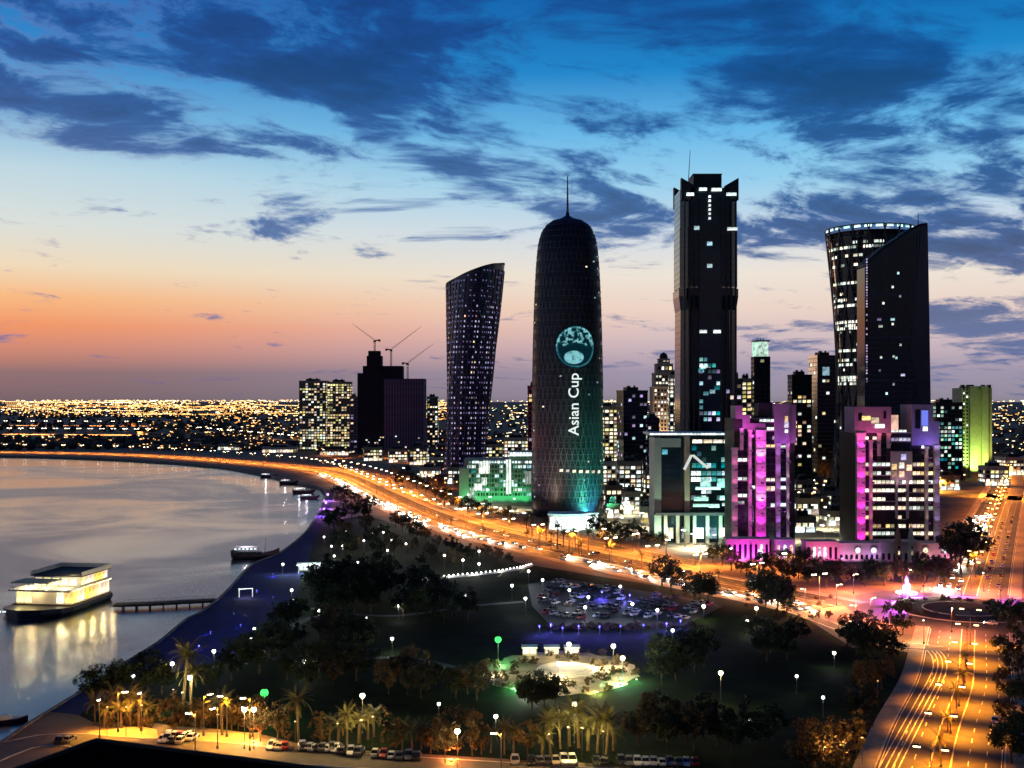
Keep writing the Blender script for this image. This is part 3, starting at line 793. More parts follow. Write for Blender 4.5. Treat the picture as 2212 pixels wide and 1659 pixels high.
for j in range(1, NF - 2):
    for i in range(NPT):
        p = Vector(rows_[j][i]); q = Vector(rows_[j][(i+1) % NPT]); p2 = Vector(rows_[j+1][i])
        if p2.z - p.z < 3: continue
        mid = (p + q)/2; t_ = (q - p).normalized(); a = atan2(t_.y, t_.x)
        if sin(a)*0 + (-cos(a)) > -0.02 and False: continue
        nrm = Vector((t_.y, -t_.x, 0.0))
        if nrm.y > 0.15: continue
        strip = (i % 6) in (1, 2, 4)
        if rnd.random() < .42:
            cc = mid + nrm*.3 + (p2 - p)*.45; stf[VIOL.name].rbox(cc.x, cc.y, (q - p).length*.3, .2, cc.z - .7, cc.z + .7, a)
        if strip and rnd.random() < (.80 if (i % 6) == 1 else .62) and n_ < 300:
            m_ = VIOL if rnd.random() < .9 else WARM
            cc = mid + nrm*.35 + (p2 - p)*.45
            win(T, cc.x, cc.y, cc.z, (q - p).length*.34, (p2.z - p.z)*.36, m_, a); n_ += 1
stf[VIOL.name].build('dim_window', glow('dim_violet_window', (.5, .42, 1.0), .28), T, kind='stuff')
ru = [(p[0]*1.006, p[1]*1.006, p[2] - .8) for p in rows_[-1]]; rt = [(p[0]*1.006, p[1]*1.006, p[2] + 1.2) for p in rows_[-1]]
MB().rings([ru, rt], cap=False).build('roof_rim', CONC_D, T)

# ---- flared round tower with diagonal bracing -----------------------
dF = 862.0; k = dF / FPX
T = thing('flared_tower', 'waisted round tower with diagonal bracing, lit floors and a bright crown', 'tower', (XD(1880, dF + 34), dF + 34, 0))
def zF(v): return ZD(v, dF)
def rF(z):
    zw = zF(850); r0 = 72*k; up = 98*k; dn = 90*k
    t_ = (z - zw) / (zF(480) - zw) if z > zw else (zw - z) / zw
    R1 = up if z > zw else dn
    return sqrt(r0*r0 + (R1*R1 - r0*r0) * t_*t_)
Ht = zF(483); NS = 50
MB().lathe([(rF(Ht*j/NS) - .6, Ht*j/NS) for j in range(NS)] + [(rF(Ht) - .6, Ht - 4)], 48).build('shell', DGLASS, T, smooth=True)
brace = mat('brace_steel', (0.055, 0.065, 0.075), 0.4, 0.5, var=.2, scale=.1)
ND = 18
for sgn in (-1, 1):
    for i in range(ND):
        pts = []
        for j in range(25):
            z = Ht*j/24; r = rF(z) + .25; a = 2*pi*i/ND + sgn * 1.25 * (z/Ht)
            pts.append((r*cos(a), r*sin(a), z))
        MB().tube(pts, .55, 5).build('brace', brace, T)
fl = MB()
for j in range(1, 50):
    z = Ht*j/50; r = rF(z)
    fl.rings([[((r+o)*cos(2*pi*i/48), (r+o)*sin(2*pi*i/48), z+h_) for i in range(48)] for o, h_ in ((-.6, -.2), (-.1, -.2), (-.1, .2), (-.6, .2))], cap=False)
fl.build('floor_band', FRAME, T, kind='stuff')
for v, pr in ((607, .95), (630, .35), (643, .85), (656, .9), (692, .95), (700, .8), (706, .5), (776, .85), (786, .55), (814, 1.0), (820, .95), (828, .6), (520, .45), (530, .7), (548, .4), (568, .35), (742, .25), (755, .2)):
    z = zF(v); r = rF(z) + .05
    for i in range(26):
        a = -pi + pi*(i + .5)/26
        if rnd.random() < pr * (1.0 if cos(a) < .45 else .15):
            win(T, r*cos(a), r*sin(a), z, pi*r/26*.82, 2.1, rnd.choice([WHITE, STRIPY, WHITE]), a + pi/2)
for j in range(60):
    a = -pi*rnd.random(); z = 8 + rnd.random()*zF(640); r = rF(z) + .05
    win(T, r*cos(a), r*sin(a), z, 1.6, 1.8, rnd.choice([COOL, WHITE, VIOL]), a + pi/2)
for i in range(26):                                        # crown lights
    a = 2*pi*i/26; r = rF(Ht) - .2
    if sin(a) < .3: win(T, r*cos(a), r*sin(a), Ht - 1.2, 5.4, 1.7, glow('crown_teal', (.55, 1.0, .95), 1.6, .6, .5), a + pi/2, 'crown_light')
MB().rings([[((rF(Ht)+o)*cos(2*pi*i/48), (rF(Ht)+o)*sin(2*pi*i/48), z) for i in range(48)] for o, z in ((-.9, Ht-.2), (.5, Ht-.2), (.5, Ht+.6), (-.9, Ht+.6))] , cap=False).build('crown_ring', brace, T)

# ---- dark slab with curved sloping top in front of it ---------------
dS = 800.0; k = dS / FPX
T = thing('sail_topped_tower', 'broad dark slab tower with concave sloping top and short mast', 'tower', (XD(1938, dS), dS, 0))
def zS(v): return ZD(v, dS)
tp = [(1868, 574), (1877, 563), (1892, 549), (1910, 536), (1927, 524), (1948, 509), (1968, 495), (1988, 486), (2003, 484)]
X = lambda vx: (vx - 1938) * k
pf = [(X(1868), 0)] + [(X(2012), 0)] + [(X(2011), zS(900)), (X(2008), zS(700)), (X(2004), zS(485))] + [(X(a), zS(b_)) for a, b_ in reversed(tp[:-1])] + [(X(1868), zS(700))]
def slab(mb, pf, y0, y1):
    n = len(pf); mb.add([(x, y0, z) for x, z in pf] + [(x, y1, z) for x, z in pf],
        [tuple(range(n)), tuple(range(2*n - 1, n - 1, -1))] + [(i, n + i, n + (i+1) % n, (i+1) % n) for i in range(n)])
    return mb
slab(MB(), pf, 0, 18).build('shell', NGLASS, T)
ftop = MB()
for (a, b_), (c, d_) in zip(tp, tp[1:]):
    ftop.add([(X(a), -.4, zS(b_) - 1), (X(c), -.4, zS(d_) - 1), (X(c), -.4, zS(d_) + 1), (X(a), -.4, zS(b_) + 1), (X(a), 18.4, zS(b_) - 1), (X(c), 18.4, zS(d_) - 1), (X(c), 18.4, zS(d_) + 1), (X(a), 18.4, zS(b_) + 1)],
             [(0,1,2,3),(7,6,5,4),(3,2,6,7),(0,4,5,1),(0,3,7,4),(1,5,6,2)])
ftop.build('roof_edge', CONC_D, T)
bm_ = MB()
for j in range(1, 60):
    z = j*3.9
    if z > zS(560): break
    thick = .5 if j % 8 == 0 else .13
    bm_.box(X(1868) - .02, X(1990), -.22 if j % 8 else -.4, 0.1, z - thick, z + thick)
bm_.build('floor_band', mat('spandrel', (0.07, 0.08, 0.13), 0.35, .3, var=.2, scale=.1), T, kind='stuff')
for vx in range(1872, 1990, 6):
    MB().box(-.12, .12, -.3, .05, 20, zS(556 - max(0, vx - 1872)*.5)).build('mullion', FRAME, T, (X(vx), 0, 0))
MB().add([(X(1990), -.5, zS(489)), (X(2003), -.5, zS(486)), (X(2012), -.5, 30), (X(1966), -.5, zS(760)), (X(1990), .1, zS(489)), (X(2003), .1, zS(486)), (X(2012), .1, 30), (X(1966), .1, zS(760))],
         [(3,2,1,0),(4,5,6,7),(0,1,5,4),(1,2,6,5),(2,3,7,6),(3,0,4,7)]).build('side_fold', glass('fold_glass', (0.02, 0.026, 0.05), .15, .5), T)
for (vx, v) in ((1928, 620), (1908, 655), (1944, 640), (1928, 690), (1899, 690), (1902, 705), (1945, 745), (1928, 700), (1930, 770), (1936, 773), (1903, 772), (1900, 800), (1930, 830), (1950, 810), (1915, 850), (1940, 590)):
    win(T, X(vx), -.35, zS(v), 1.5 if v % 3 else 3, 1.7, rnd.choice([COOL, WHITE, VIOL]))
for v in range(560, 830, 6):
    if rnd.random() < .75: win(T, X(1872), -.35, zS(v), 1.0, 1.2, VIOL)
MB().tube([(X(1992), 8, zS(487)), (X(1992), 8, zS(456))], .5, 6, .2).build('mast', STEEL, T)

# ---- pair of stone blocks washed in coloured light ------------------
dK = 575.0; k = dK / FPX
def zK(v): return ZD(v, dK)
DARKW = glass('shaded_window_glass', (0.012, 0.011, 0.018), .15, .4)
def stone_block(label, vxc, rects, piers, strips, dark, extra, floods):
    """rects: (vx0,vx1,vtop,vbot,y0,y1) stone masses; piers: (vx0,vx1,vtop,vbot); strips: lit bands"""
    T = thing('stone_block_tower', label, 'tower', (XD(vxc, dK), dK, 0))
    X = lambda vx: (vx - vxc) * k
    for (a, b_, vt, vb, y0, y1, nm, m_) in rects:
        MB().box(X(a), X(b_), y0, y1, max(0, zK(vb)), zK(vt)).build(nm, m_, T)
    for (a, b_, vt, vb, pr) in piers:
        z0 = max(0.0, zK(vb)); z1 = zK(vt)
        p = MB().box(X(a), X(b_), -pr, .0 - .02, z0, z1); p.box(X(a) - .3, X(b_) + .3, -pr - .3, -.03, z1 - 1.0, z1 + .4); p.build('pier', CREAM, T)
        lg = MB(); zz = z0 + 3.0
        while zz < z1 - 2: lg.box(X(a) - .16, X(b_) + .16, -pr - .16, -.04, zz, zz + .35); zz += 3.9
        if lg.f: lg.build('ledge', CREAM, T, kind='stuff')
    for (a, b_, v, h_, m_) in strips:
        n_ = max(1, int(round((b_ - a) / 9.0)))
        for i in range(n_):
            c0 = a + (b_ - a) * (i + .5) / n_
            if rnd.random() < .9: win(T, X(c0), -.22, zK(v), (b_ - a)/n_*k*.86, h_, m_)
        MB().box(X(a) - .2, X(b_) + .2, -.55, -.02, zK(v) - h_/2 - .55, zK(v) - h_/2 - .12).build('sill', CREAM, T)
    for (a, b_, vt, vb) in dark:
        nb = max(1, int((b_ - a) / 8)); nf = max(1, int((vb - vt) / 14))
        for i in range(nb):
            for j in range(nf):
                x0 = X(a + (b_ - a)*i/nb) + .15; x1 = X(a + (b_ - a)*(i+1)/nb) - .15
                z0 = zK(vb - (vb - vt)*j/nf) + .35; z1 = zK(vb - (vb - vt)*(j+1)/nf) - .35
                MB().box(x0, x1, -.1, -.012, z0, z1).build('pane', DARKW, T)
    for fn in extra: fn(T, X)
    for (vx, y, v, tx, ty, tv, pw, col, cone) in floods:
        flood(T, (X(vx), y, zK(v)), (X(tx), ty, zK(tv)), pw, col, cone, GMAG)
    return T
def crownwin(spec):
    def f(T, X):
        for (vx, v, w, h, m_) in spec: win(T, X(vx), -1.75, zK(v), w, h, m_)
    return f
PLUM = mat('plum_stone', (.30, .21, .25), .8, var=.15, scale=.15)
BRN = mat('dark_brown_cladding', (0.022, 0.016, 0.018), .6, var=.3, scale=.1)
r1 = [(1586,1704,904,1230,0,26,'core',BRN), (1672,1704,872,958,-1.5,14,'crown_block',PLUM), (1704.02,1721,874,958,1,14,'crown_block',PLUM), (1642,1672,871,899,4,14,'crown_box',CONC_D),
      (1588,1603,876,905,-1.4,12,'crown_block',PLUM), (1603,1619,896,926,-1.45,10,'crown_block',PLUM), (1612,1652,914,929,-1.6,10,'crown_block',PLUM), (1704.03,1719,958,1230,2,22,'side_wing',BRN)]
p1 = [(1580,1592,968,1230,1.8), (1598,1605,926,972,1.2), (1615.5,1622.5,929,1230,1.6), (1631,1652,930,1230,2.8), (1675,1684,959,1230,1.9), (1698,1703.5,959,1230,1.4)]
s1 = [(1593,1614,993,1.5,STRIPW), (1593,1614,1034,1.5,WHITE), (1654,1674,1036,1.5,STRIPY), (1685,1698,1035,1.5,STRIPW), (1623,1631,1052,1.5,STRIPW), (1654,1674,1055,2.2,WARM), (1685,1698,1053,1.6,STRIPW),
      (1593,1614,1070,1.5,WHITE), (1593,1608,1085,1.3,WHITE), (1654,1674,1091,1.8,STRIPW), (1685,1698,1090,1.6,STRIPW), (1654,1674,963,1.3,WARM), (1685,1698,964,1.2,WHITE), (1640,1672,908,1.3,STRIPW), (1656,1672,926,1.5,WHITE), (1668,1674,945,1.4,WHITE)]
k1 = [(1593,1614,974,1228), (1654,1674,932,1228), (1685,1697.5,966,1228), (1606,1615,932,970), (1623,1630.5,932,1228)]
def wash(vx, v0, v1, pw, col, pr=2.8, step=22, x_off=0):
    out = []; v = v0
    while v > v1:
        out.append((vx + x_off, -pr - 3.4, v, vx, -pr, v - 34, pw, col, 95)); v -= step
    return out
f1 = (wash(1641, 1172, 950, 4600, (1.0, .02, .95), step=33) + wash(1641, 1090, 980, 3400, (.85, .5, 1.0), step=48) + wash(1586, 1172, 1000, 1300, (1, .2, .7), 1.8, 40) + wash(1619, 1172, 960, 1100, (.8, .05, .7), 1.6, 40) + wash(1679.5, 1172, 980, 1500, (.42, .12, 1), 1.9, 36) + wash(1701, 1172, 990, 900, (.8, .6, .9), 1.4, 44)
      + [(1680,-9,972,1684,-1,915,2600,PURP,120), (1697,-9,972,1697,-1,915,2200,PURP,120), (1716,-6,985,1712,2,915,2200,(.9,.1,.6),120), (1598,-8,935,1600,-1,890,3600,(.95,.12,1.0),120), (1632,-8,945,1632,-1,918,3000,(1,.08,.9),120)])
stone_block('magenta lit stone block tower left of the flared tower', 1645, r1, p1, s1, k1,
            [crownwin([(1697, 905, 1.6, 3.0, WARM), (1697, 931, 1.6, 1.6, STRIPW), (1697, 917, 2.2, 3.2, VIOL)])], f1)
r2 = [(1848,2026,934,1230,0,28,'core',BRN), (1844,1923,879,935,-1.5,16,'crown_block',PLUM), (1968,2014,874,962,-1.5,16,'crown_block',PLUM), (2014.02,2027,910,962,-1.3,16,'crown_block',PLUM), (1923.5,1969,975,1036,-1.2,10,'centre_bay',CREAM)]
p2 = [(1848,1866,936,1230,2.6), (1877,1883,952,1230,1.5), (1895,1901,936,985,1.4), (1915,1922,936,968,1.4), (1934,1938,1037,1120,1.0), (1957,1962,1037,1120,1.0), (1997,2003,966,1230,1.5), (2016,2027,963,1230,1.9)]
s2 = []
for v in (1003, 1022, 1041, 1059, 1078, 1097, 1117, 1136, 1152):
    for (a, b_) in ((1867,1876.5), (1884,1932), (1939,1956.5), (1963,1996), (2004,2015.5)):
        if v < 1040 and 1925 < a < 1960: continue
        if rnd.random() < (.92 if v < 1100 else .6): s2.append((a, b_, v, 1.7, rnd.choice([STRIPY, STRIPY, WARM, WHITE])))
s2 += [(1867,1876.5,946,1.5,STRIPY), (1884,1894,946,1.5,STRIPY), (1924,1967,931,1.2,WHITE), (1924,1967,949,1.6,VIOL), (1990,1996,965,1.5,STRIPW), (2004,2014,985,1.5,STRIPY)]
k2 = [(1867,1876.5,956,998), (1884,1894.5,956,998), (1902,1914.5,940,998), (1924,1967,955,973), (1970,1996,968,998)]
f2 = (wash(1857, 1172, 950, 4600, (1, .03, .72), 2.6, 33) + wash(1880, 1172, 970, 700, (1, .4, .3), 1.5, 44) + wash(2021, 1172, 980, 900, (.42, .32, 1.0), 1.9, 40) + wash(2000, 1172, 980, 600, (.8, .55, .35), 1.5, 44)
      + [(1856,-9,955,1860,-1,905,2400,PINK,120), (1884,-9,955,1884,-1,905,2400,PINK,120), (1910,-9,955,1906,-1,905,1900,(1,.2,.3),120), (1980,-9,975,1980,-1,915,3200,BLUEL,120), (2002,-9,975,2002,-1,915,3200,BLUEL,120), (2020,-8,975,2020,-1,930,2600,(.4,.3,1),120), (1946,-7,1060,1946,-1,1005,2600,(.8,.4,.7),120)])
stone_block('pink and blue lit stone block tower in front of the dark slab', 1936, r2, p2, s2, k2,
            [crownwin([(1868, 903, 5, 2.2, WARM), (1888, 908, 4, 3, WARM), (1898, 920, 5, 2, STRIPY), (1909, 896, 1.4, 4, DARKW), (1856, 900, 2, 4, DARKW), (1980, 905, 2.6, 10, DARKW), (1995, 903, 3.4, 8, glow('blue_lit_bay', (.2, .25, 1.0), .9)), (1996, 926, 2.4, 2.2, STRIPW), (1936, 905, .1, .1, DARKW)]),
             lambda T, X: [win(T, X(vx), -1.4, zK(v), 2.6, 3.0, m_) for vx, v, m_ in ((1930, 1008, WARM), (1946, 1005, STRIPY), (1962, 1010, WARM), (1930, 1024, WARM), (1946, 1024, WARM), (1950, 987, VIOL))],
             lambda T, X: win(T, X(1932), -.3, zK(913), 4, 8, glow('orange_lit_screen', (1, .45, .12), .8, .2, .6))], f2)

# arcaded podium wall joining them
dQ = 540.0; kq = dQ / FPX
T = thing('arcade_podium', 'long pink lit podium wall with arches and round windows below the stone blocks', 'podium', (XD(1815, dQ), dQ, 0))
XQ = lambda vx: (vx - 1815) * kq
zQ = lambda v: ZD(v, dQ)
ROSE = mat('rose_stone', (0.46, 0.36, 0.33), .85, var=.15, scale=.15)
segs = [(1570, 1662, 1167, 0), (1676, 1718, 1169, 1), (1742, 1812, 1173, .5), (1812, 1900, 1176, 0), (1900, 1985, 1172, -1.5), (1985, 2060, 1176, 0)]
for (a, b_, vt, yo) in segs:
    MB().box(XQ(a), XQ(b_) - .02, yo, yo + 9, 0, zQ(vt)).build('wall', ROSE, T)
    MB().box(XQ(a) - .3, XQ(b_) + .25, yo - .4, yo + 9.4, zQ(vt) + .01, zQ(vt) + .7).build('cornice', CREAM, T)
    n_ = int((b_ - a) / 11)
    for i in range(n_):
        x = XQ(a + (b_ - a)*(i + .5)/n_); w = 1.35; z0 = 1.2; z1 = zQ(vt) - (2.6 if a < 1812 else 5.6)
        pts = [(x - w/2, z0), (x + w/2, z0)] + [(x + w/2*cos(q*pi/6), z1 + w/2*sin(q*pi/6)) for q in range(0, 7)]
        ar = MB(); slab(ar, pts, yo - .12, yo - .01); m_ = rnd.choice([DARKW, DARKW, STRIPW, WARM]) if a < 1812 else DARKW
        ar.build('arch', m_, T)
for (vx, yo) in ((1853, 0), (1887, 0), (1993 + 6, 0), (2040, 0)):
    rr = [[(XQ(vx) + r*cos(2*pi*i/20), y, 5.6 + r*sin(2*pi*i/20)) for i in range(20)] for r, y in ((1.8, yo - .02), (1.8, yo - .55), (1.3, yo - .55), (1.3, yo - .2))]
    q = MB().rings([r[::-1] for r in rr], cap=False).build('round_window', CREAM, T)
    MB().rings([[(XQ(vx) + r*cos(2*pi*i/20), y, 5.6 + r*sin(2*pi*i/20)) for i in range(19, -1, -1)] for r, y in ((1.28, yo - .05), (1.28, yo - .16), (.8, yo - .2))]).build('pane', STRIPW if vx != 1999 else STRIPY, q)
for (vx, m_) in ((1935, mat('terracotta_stone', (.34, .17, .11), .8)), (1963, CREAM)):
    sp_ = MB(); x = XQ(vx)
    sp_.frustum(x, -3, 1.5, 1.5, 0, 9.5, 8, pi/8); sp_.frustum(x, -3, 2.0, 1.8, 9.5, 10.3, 8, pi/8); sp_.frustum(x, -3, 1.7, .1, 10.3, 19.5, 8, pi/8)
    sp_.build('pinnacle', m_, T)
    for j in range(3): win(T, x, -4.62, 2.4 + j*2.6, .8, 1.7, WARM if j == 1 else DARKW)
for x_, col, pw in ((1578, MAG, 5200), (1596, MAG, 6000), (1615, MAG, 6200), (1634, MAG, 5600), (1652, (1, .1, .8), 4200), (1687, (.6, .1, 1), 3200), (1706, (.6, .1, 1), 3200), (1752, PINK, 4200), (1774, PINK, 4600), (1796, PINK, 4200), (1825, (.8, .3, .7), 2200), (1850, (.8, .35, .7), 2200), (1885, (.6, .3, .9), 2400), (1962, PURP, 4200), (2005, (.9, .4, .5), 2200), (2045, (.9, .3, .6), 2600)):
    flood(T, (XQ(x_), -4.5, .4), (XQ(x_), 0, 5.0), pw, col, 120, GMAG)

# ---- teal lit office with pale portal frame -------------------------
dO = 612.0; k = dO / FPX
T = thing('portal_frame_office', 'glass office with pale portal frame, teal light and a bent white roof beam', 'office', (XD(1490, dO), dO, 0))
X = lambda vx: (vx - 1490) * k
zO = lambda v: ZD(v, dO)
TGL = glass('teal_glass', (0.012, 0.035, 0.045), .12, .5)
MB().box(X(1428), X(1574), 1.2, 30, 0, zO(941)).build('shell', TGL, T)
MB().box(X(1403), X(1576), -1.2, 31, zO(940) + .01, zO(935)).build('roof_slab', mat('white_render', (1,1,1)), T)
MB().box(X(1413), X(1428) - .01, -1, 22, 0, zO(946)).build('portal_column', PALEG, T)
MB().box(X(1428), X(1470), -1.01, 6, zO(966), zO(947)).build('portal_beam', PALEG, T)
MB().box(X(1478), X(1489), -1.5, 4, 0, zO(942)).build('stair_shaft', BEIGE, T)
n_ = 20
for i in range(n_):
    win(T, X(1403 + (1572 - 1403)*(i + .5)/n_), -1.32, zO(937.4), 1.9, .9, STRIPW, 0, 'roof_light')
for a, b_ in ((1496, 1518), (1520, 1540), (1541, 1562), (1564, 1576)): win(T, X((a + b_)/2), 1.0, zO(953.5), (b_ - a)*k*.95, 1.9, STRIPY)
bt = MB()
bt.tube([(X(1477), -1.9, zO(1014)), (X(1492), -1.9, zO(984)), (X(1497), -1.9, zO(984)), (X(1527), -1.9, zO(1010)), (X(1533), -1.9, zO(1006))], .8, 6)
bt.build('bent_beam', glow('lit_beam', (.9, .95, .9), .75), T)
face_grid(T, X(1532), 1.1, 0, 74*k, zO(1012), zO(962), 2.7, 3.3, .34, [TEAL, TEAL, TEAL, COOL], TGL, .3, .9, .8, 60)
face_grid(T, X(1532), 1.1, 0, 78*k, zO(1082), zO(1016), 2.7, 3.3, .55, [TEAL, COOL, TEAL, STRIPW], TGL, .4, .9, .7, 90)
face_grid(T, X(1450), 1.1, 0, 40*k, zO(1075), zO(970), 3, 3.4, .05, [VIOL, TEAL], NGLASS, 0, .9, .8, 30)
for (vx, v, w, h) in ((1524, 1041, 5.5, 5), (1559, 1044, 4.5, 5), (1530, 1055, 14, 1.6), (1515, 1078, 8, 2.2), (1567, 1076, 6, 2.4), (1515, 1092, 9, 1.6), (1543, 1093, 6, 2), (1568, 1090, 4, 1.6)):
    win(T, X(vx), .6, zO(v), w, h, glow('atrium_glow', (.40, 1.0, .8), 1.3, .4, .9), 0, 'atrium_light')
for vx in (1436, 1462, 1498, 1526, 1554, 1572):
    MB().box(X(vx) - .9, X(vx) + .9, -4, -2.4, 0, zO(1112)).build('column', CREAM, T)
MB().box(X(1413), X(1576), -4.4, 1.1, zO(1112) + .01, zO(1106)).build('canopy', CONC_M, T)
for i, vx in enumerate((1446, 1482, 1512, 1540, 1563)):
    win(T, X(vx), .9, 5.2, 4.5, 6, [STRIPY, WHITE, STRIPW, COOL, STRIPY][i])
for vx, pw, c in ((1505, 30000, (.5, 1, .8)), (1545, 30000, (.4, 1, .7)), (1440, 18000, (.8, 1, .7)), (1415, 16000, (.7, .9, .65))): flood(T, (X(vx), -12, .5), (X(vx), 0, 20), pw, c, 100, GGRN)

# ---- green lit low building left of the domed tower -----------------
dG = 832.0; k = dG / FPX
T = thing('green_lit_block', 'low broad office washed in green light between twisted and domed towers', 'office', (XD(1075, dG), dG, 0))
X = lambda vx: (vx - 1075) * k; zG = lambda v: ZD(v, dG)
MB().box(X(1002), X(1150), 0, 24, 0, zG(992)).build('wall', PALEG, T)
MB().box(X(1100), X(1152), -1, 20, zG(992) + .01, zG(976)).build('upper_storey', PALEG, T)
MB().box(X(992), X(1012), -2, 14, 0, zG(1012)).build('stair_tower', CREAM, T)
face_grid(T, X(1078), -.05, 0, 140*k, 6, zG(1003), 3.4, 3.6, .26, [WHITE, COOL, TEAL], glass('green_glass', (.012, .04, .03), .2, .5), .2, .8, .62, 130)
for (vx, v, w, h) in ((1046, 1010, 8, 9), (1046, 1040, 4, 6), (1098, 1030, 4, 26), (1020, 1068, 4, 10), (1032, 1052, 6, 5), (1098, 1044, 8, 5), (1140, 1032, 5, 10)):
    win(T, X(vx), -.5, zG(v), w, h, WHITE, 0, 'lobby_light')
for i in range(24): MB().box(-.25, .25, -1.0, -.06, 1.0, zG(994)).build('fin', PALEG, T, (X(1006 + i*6.2), 0, 0))
for i in range(18): win(T, X(1016 + i*7.6), -.4, zG(998), 2.2, 1.6, STRIPW if i % 3 else COOL, 0, 'cornice_light')
for i in range(7): win(T, X(1104 + i*7), -1.2, zG(981), 2.1, 2.8, STRIPW)
for vx in (1010, 1035, 1060, 1085, 1110, 1135): flood(T, (X(vx), -9, .4), (X(vx), 0, 14), 7000, (.10, 1, .34), 110, GGRN)

# ---- background towers ----------------------------------------------
t = tower('apartment_tower', 'yellow lit apartment tower nearest the bay, dark vertical slot in its face', 646, 704, 824, 1680, .7, 0, BEIGE, DGLASS, .42, [YELL, WARM, YELL, WHITE], 4.2, 3.9, .3, .35, cap=150); clean(t)
MB().box(-.9, .9, -.4, .3, 20, t.children[0].dimensions.z - 2).build('vertical_slot', CONC_D, t, (8.5, -14.6, 0))
t = tower('apartment_tower', 'yellow lit apartment tower beside the building under construction, roof boxes on top', 706, 756, 826, 1690, .7, 0, BEIGE, DGLASS, .4, [YELL, WARM, YELL], 4.2, 3.9, .3, .35, cap=140); clean(t)
t = tower('rose_block', 'narrow rose lit block wedged between apartment tower and construction site', 756, 772, 858, 1640, 1.0, 0, mat('rose_render', (.36, .2, .26), .85), DGLASS, .3, [VIOL, WARM], 4, 3.9, .2, cap=40); clean(t)
# tower under construction: bare frame, cranes on top
dC = 1600.0; k = dC / FPX; zC = lambda v: ZD(v, dC)
T = thing('unfinished_tower', 'dark unfinished tower with stepped top and bare concrete frame', 'tower', (XD(845, dC), dC, 0))
X = lambda vx: (vx - 845) * k
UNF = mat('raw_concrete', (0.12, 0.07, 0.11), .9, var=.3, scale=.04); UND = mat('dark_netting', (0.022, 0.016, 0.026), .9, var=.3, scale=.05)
for (a, b_, vt, y0, y1, m_) in ((772, 830, 806, 0, 40, UND), (830, 917, 818, -4, 36, UNF), (782, 826, 790, 8, 34, UND), (790, 822, 768, 10, 30, UND), (822, 868, 790, 8, 34, UND), (793, 818, 757, 12, 28, UND)):
    MB().box(X(a), X(b_) - .03, y0, y1, 0, zC(vt)).build('frame_block', m_, T)
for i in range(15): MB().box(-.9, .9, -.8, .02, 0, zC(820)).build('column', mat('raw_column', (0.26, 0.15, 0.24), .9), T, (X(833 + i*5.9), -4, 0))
sl_ = MB()
for j in range(1, 28): sl_.box(X(829.6), X(917.5), -4.5, 36.2, j*4.0 - .25, j*4.0 + .25)
sl_.build('floor_slab', UNF, T, kind='stuff')
for j in range(26): win(T, X(775 + rnd.random()*138), -4.9 if rnd.random() < .7 else -.2, 6 + rnd.random()*20, 2.2, 1.6, rnd.choice([WARM, WHITE, VIOL]), 0, 'work_light')
for (vx, vb, vt, jib, dirn, lab) in ((806, 757, 738, 44, -1, 'luffing crane on the tallest core of the unfinished tower'), (842, 790, 758, 60, 1, 'luffing crane over the middle of the unfinished tower'), (878, 818, 788, 52, 1, 'low crane on the right roof of the unfinished tower')):
    c = thing('tower_crane', lab, 'crane', (XD(vx, dC), dC + 18, zC(vb)))
    hh = (vb - vt) * k; ms = MB()
    for px2, py2 in ((-1,-1),(1,-1),(1,1),(-1,1)): ms.tube([(px2,py2,0),(px2,py2,hh)], .28, 4)
    for j in range(int(hh/3)): ms.tube([(-1,-1,j*3),(1,-1,j*3+3)], .2, 4); ms.tube([(1,-1,j*3),(-1,-1,j*3+3)], .2, 4)
    ms.build('mast', UNF, c)
    MB().box(-1.8, 1.8, -1.5, 1.5, hh, hh + 2.6).build('cab', UNF, c)
    j_ = MB(); e_ = Vector((dirn*jib*.75, 0, hh + jib*.62))
    j_.tube([(0, -.5, hh + 2.5), e_ + Vector((0,-.2,0))], .26, 4, .14); j_.tube([(0, .5, hh + 2.5), e_ + Vector((0,.2,0))], .26, 4, .14); j_.tube([(0, 0, hh + 4.5), e_], .2, 4, .1)
    j_.build('jib', UNF, c)
    MB().tube([(0, 0, hh + 2.5), (-dirn*7, 0, hh + 3.5)], .9, 4).box(-dirn*7 - 1.5, -dirn*7 + 1.5, -1, 1, hh + 1.0, hh + 4.2).build('counterweight', UND, c)
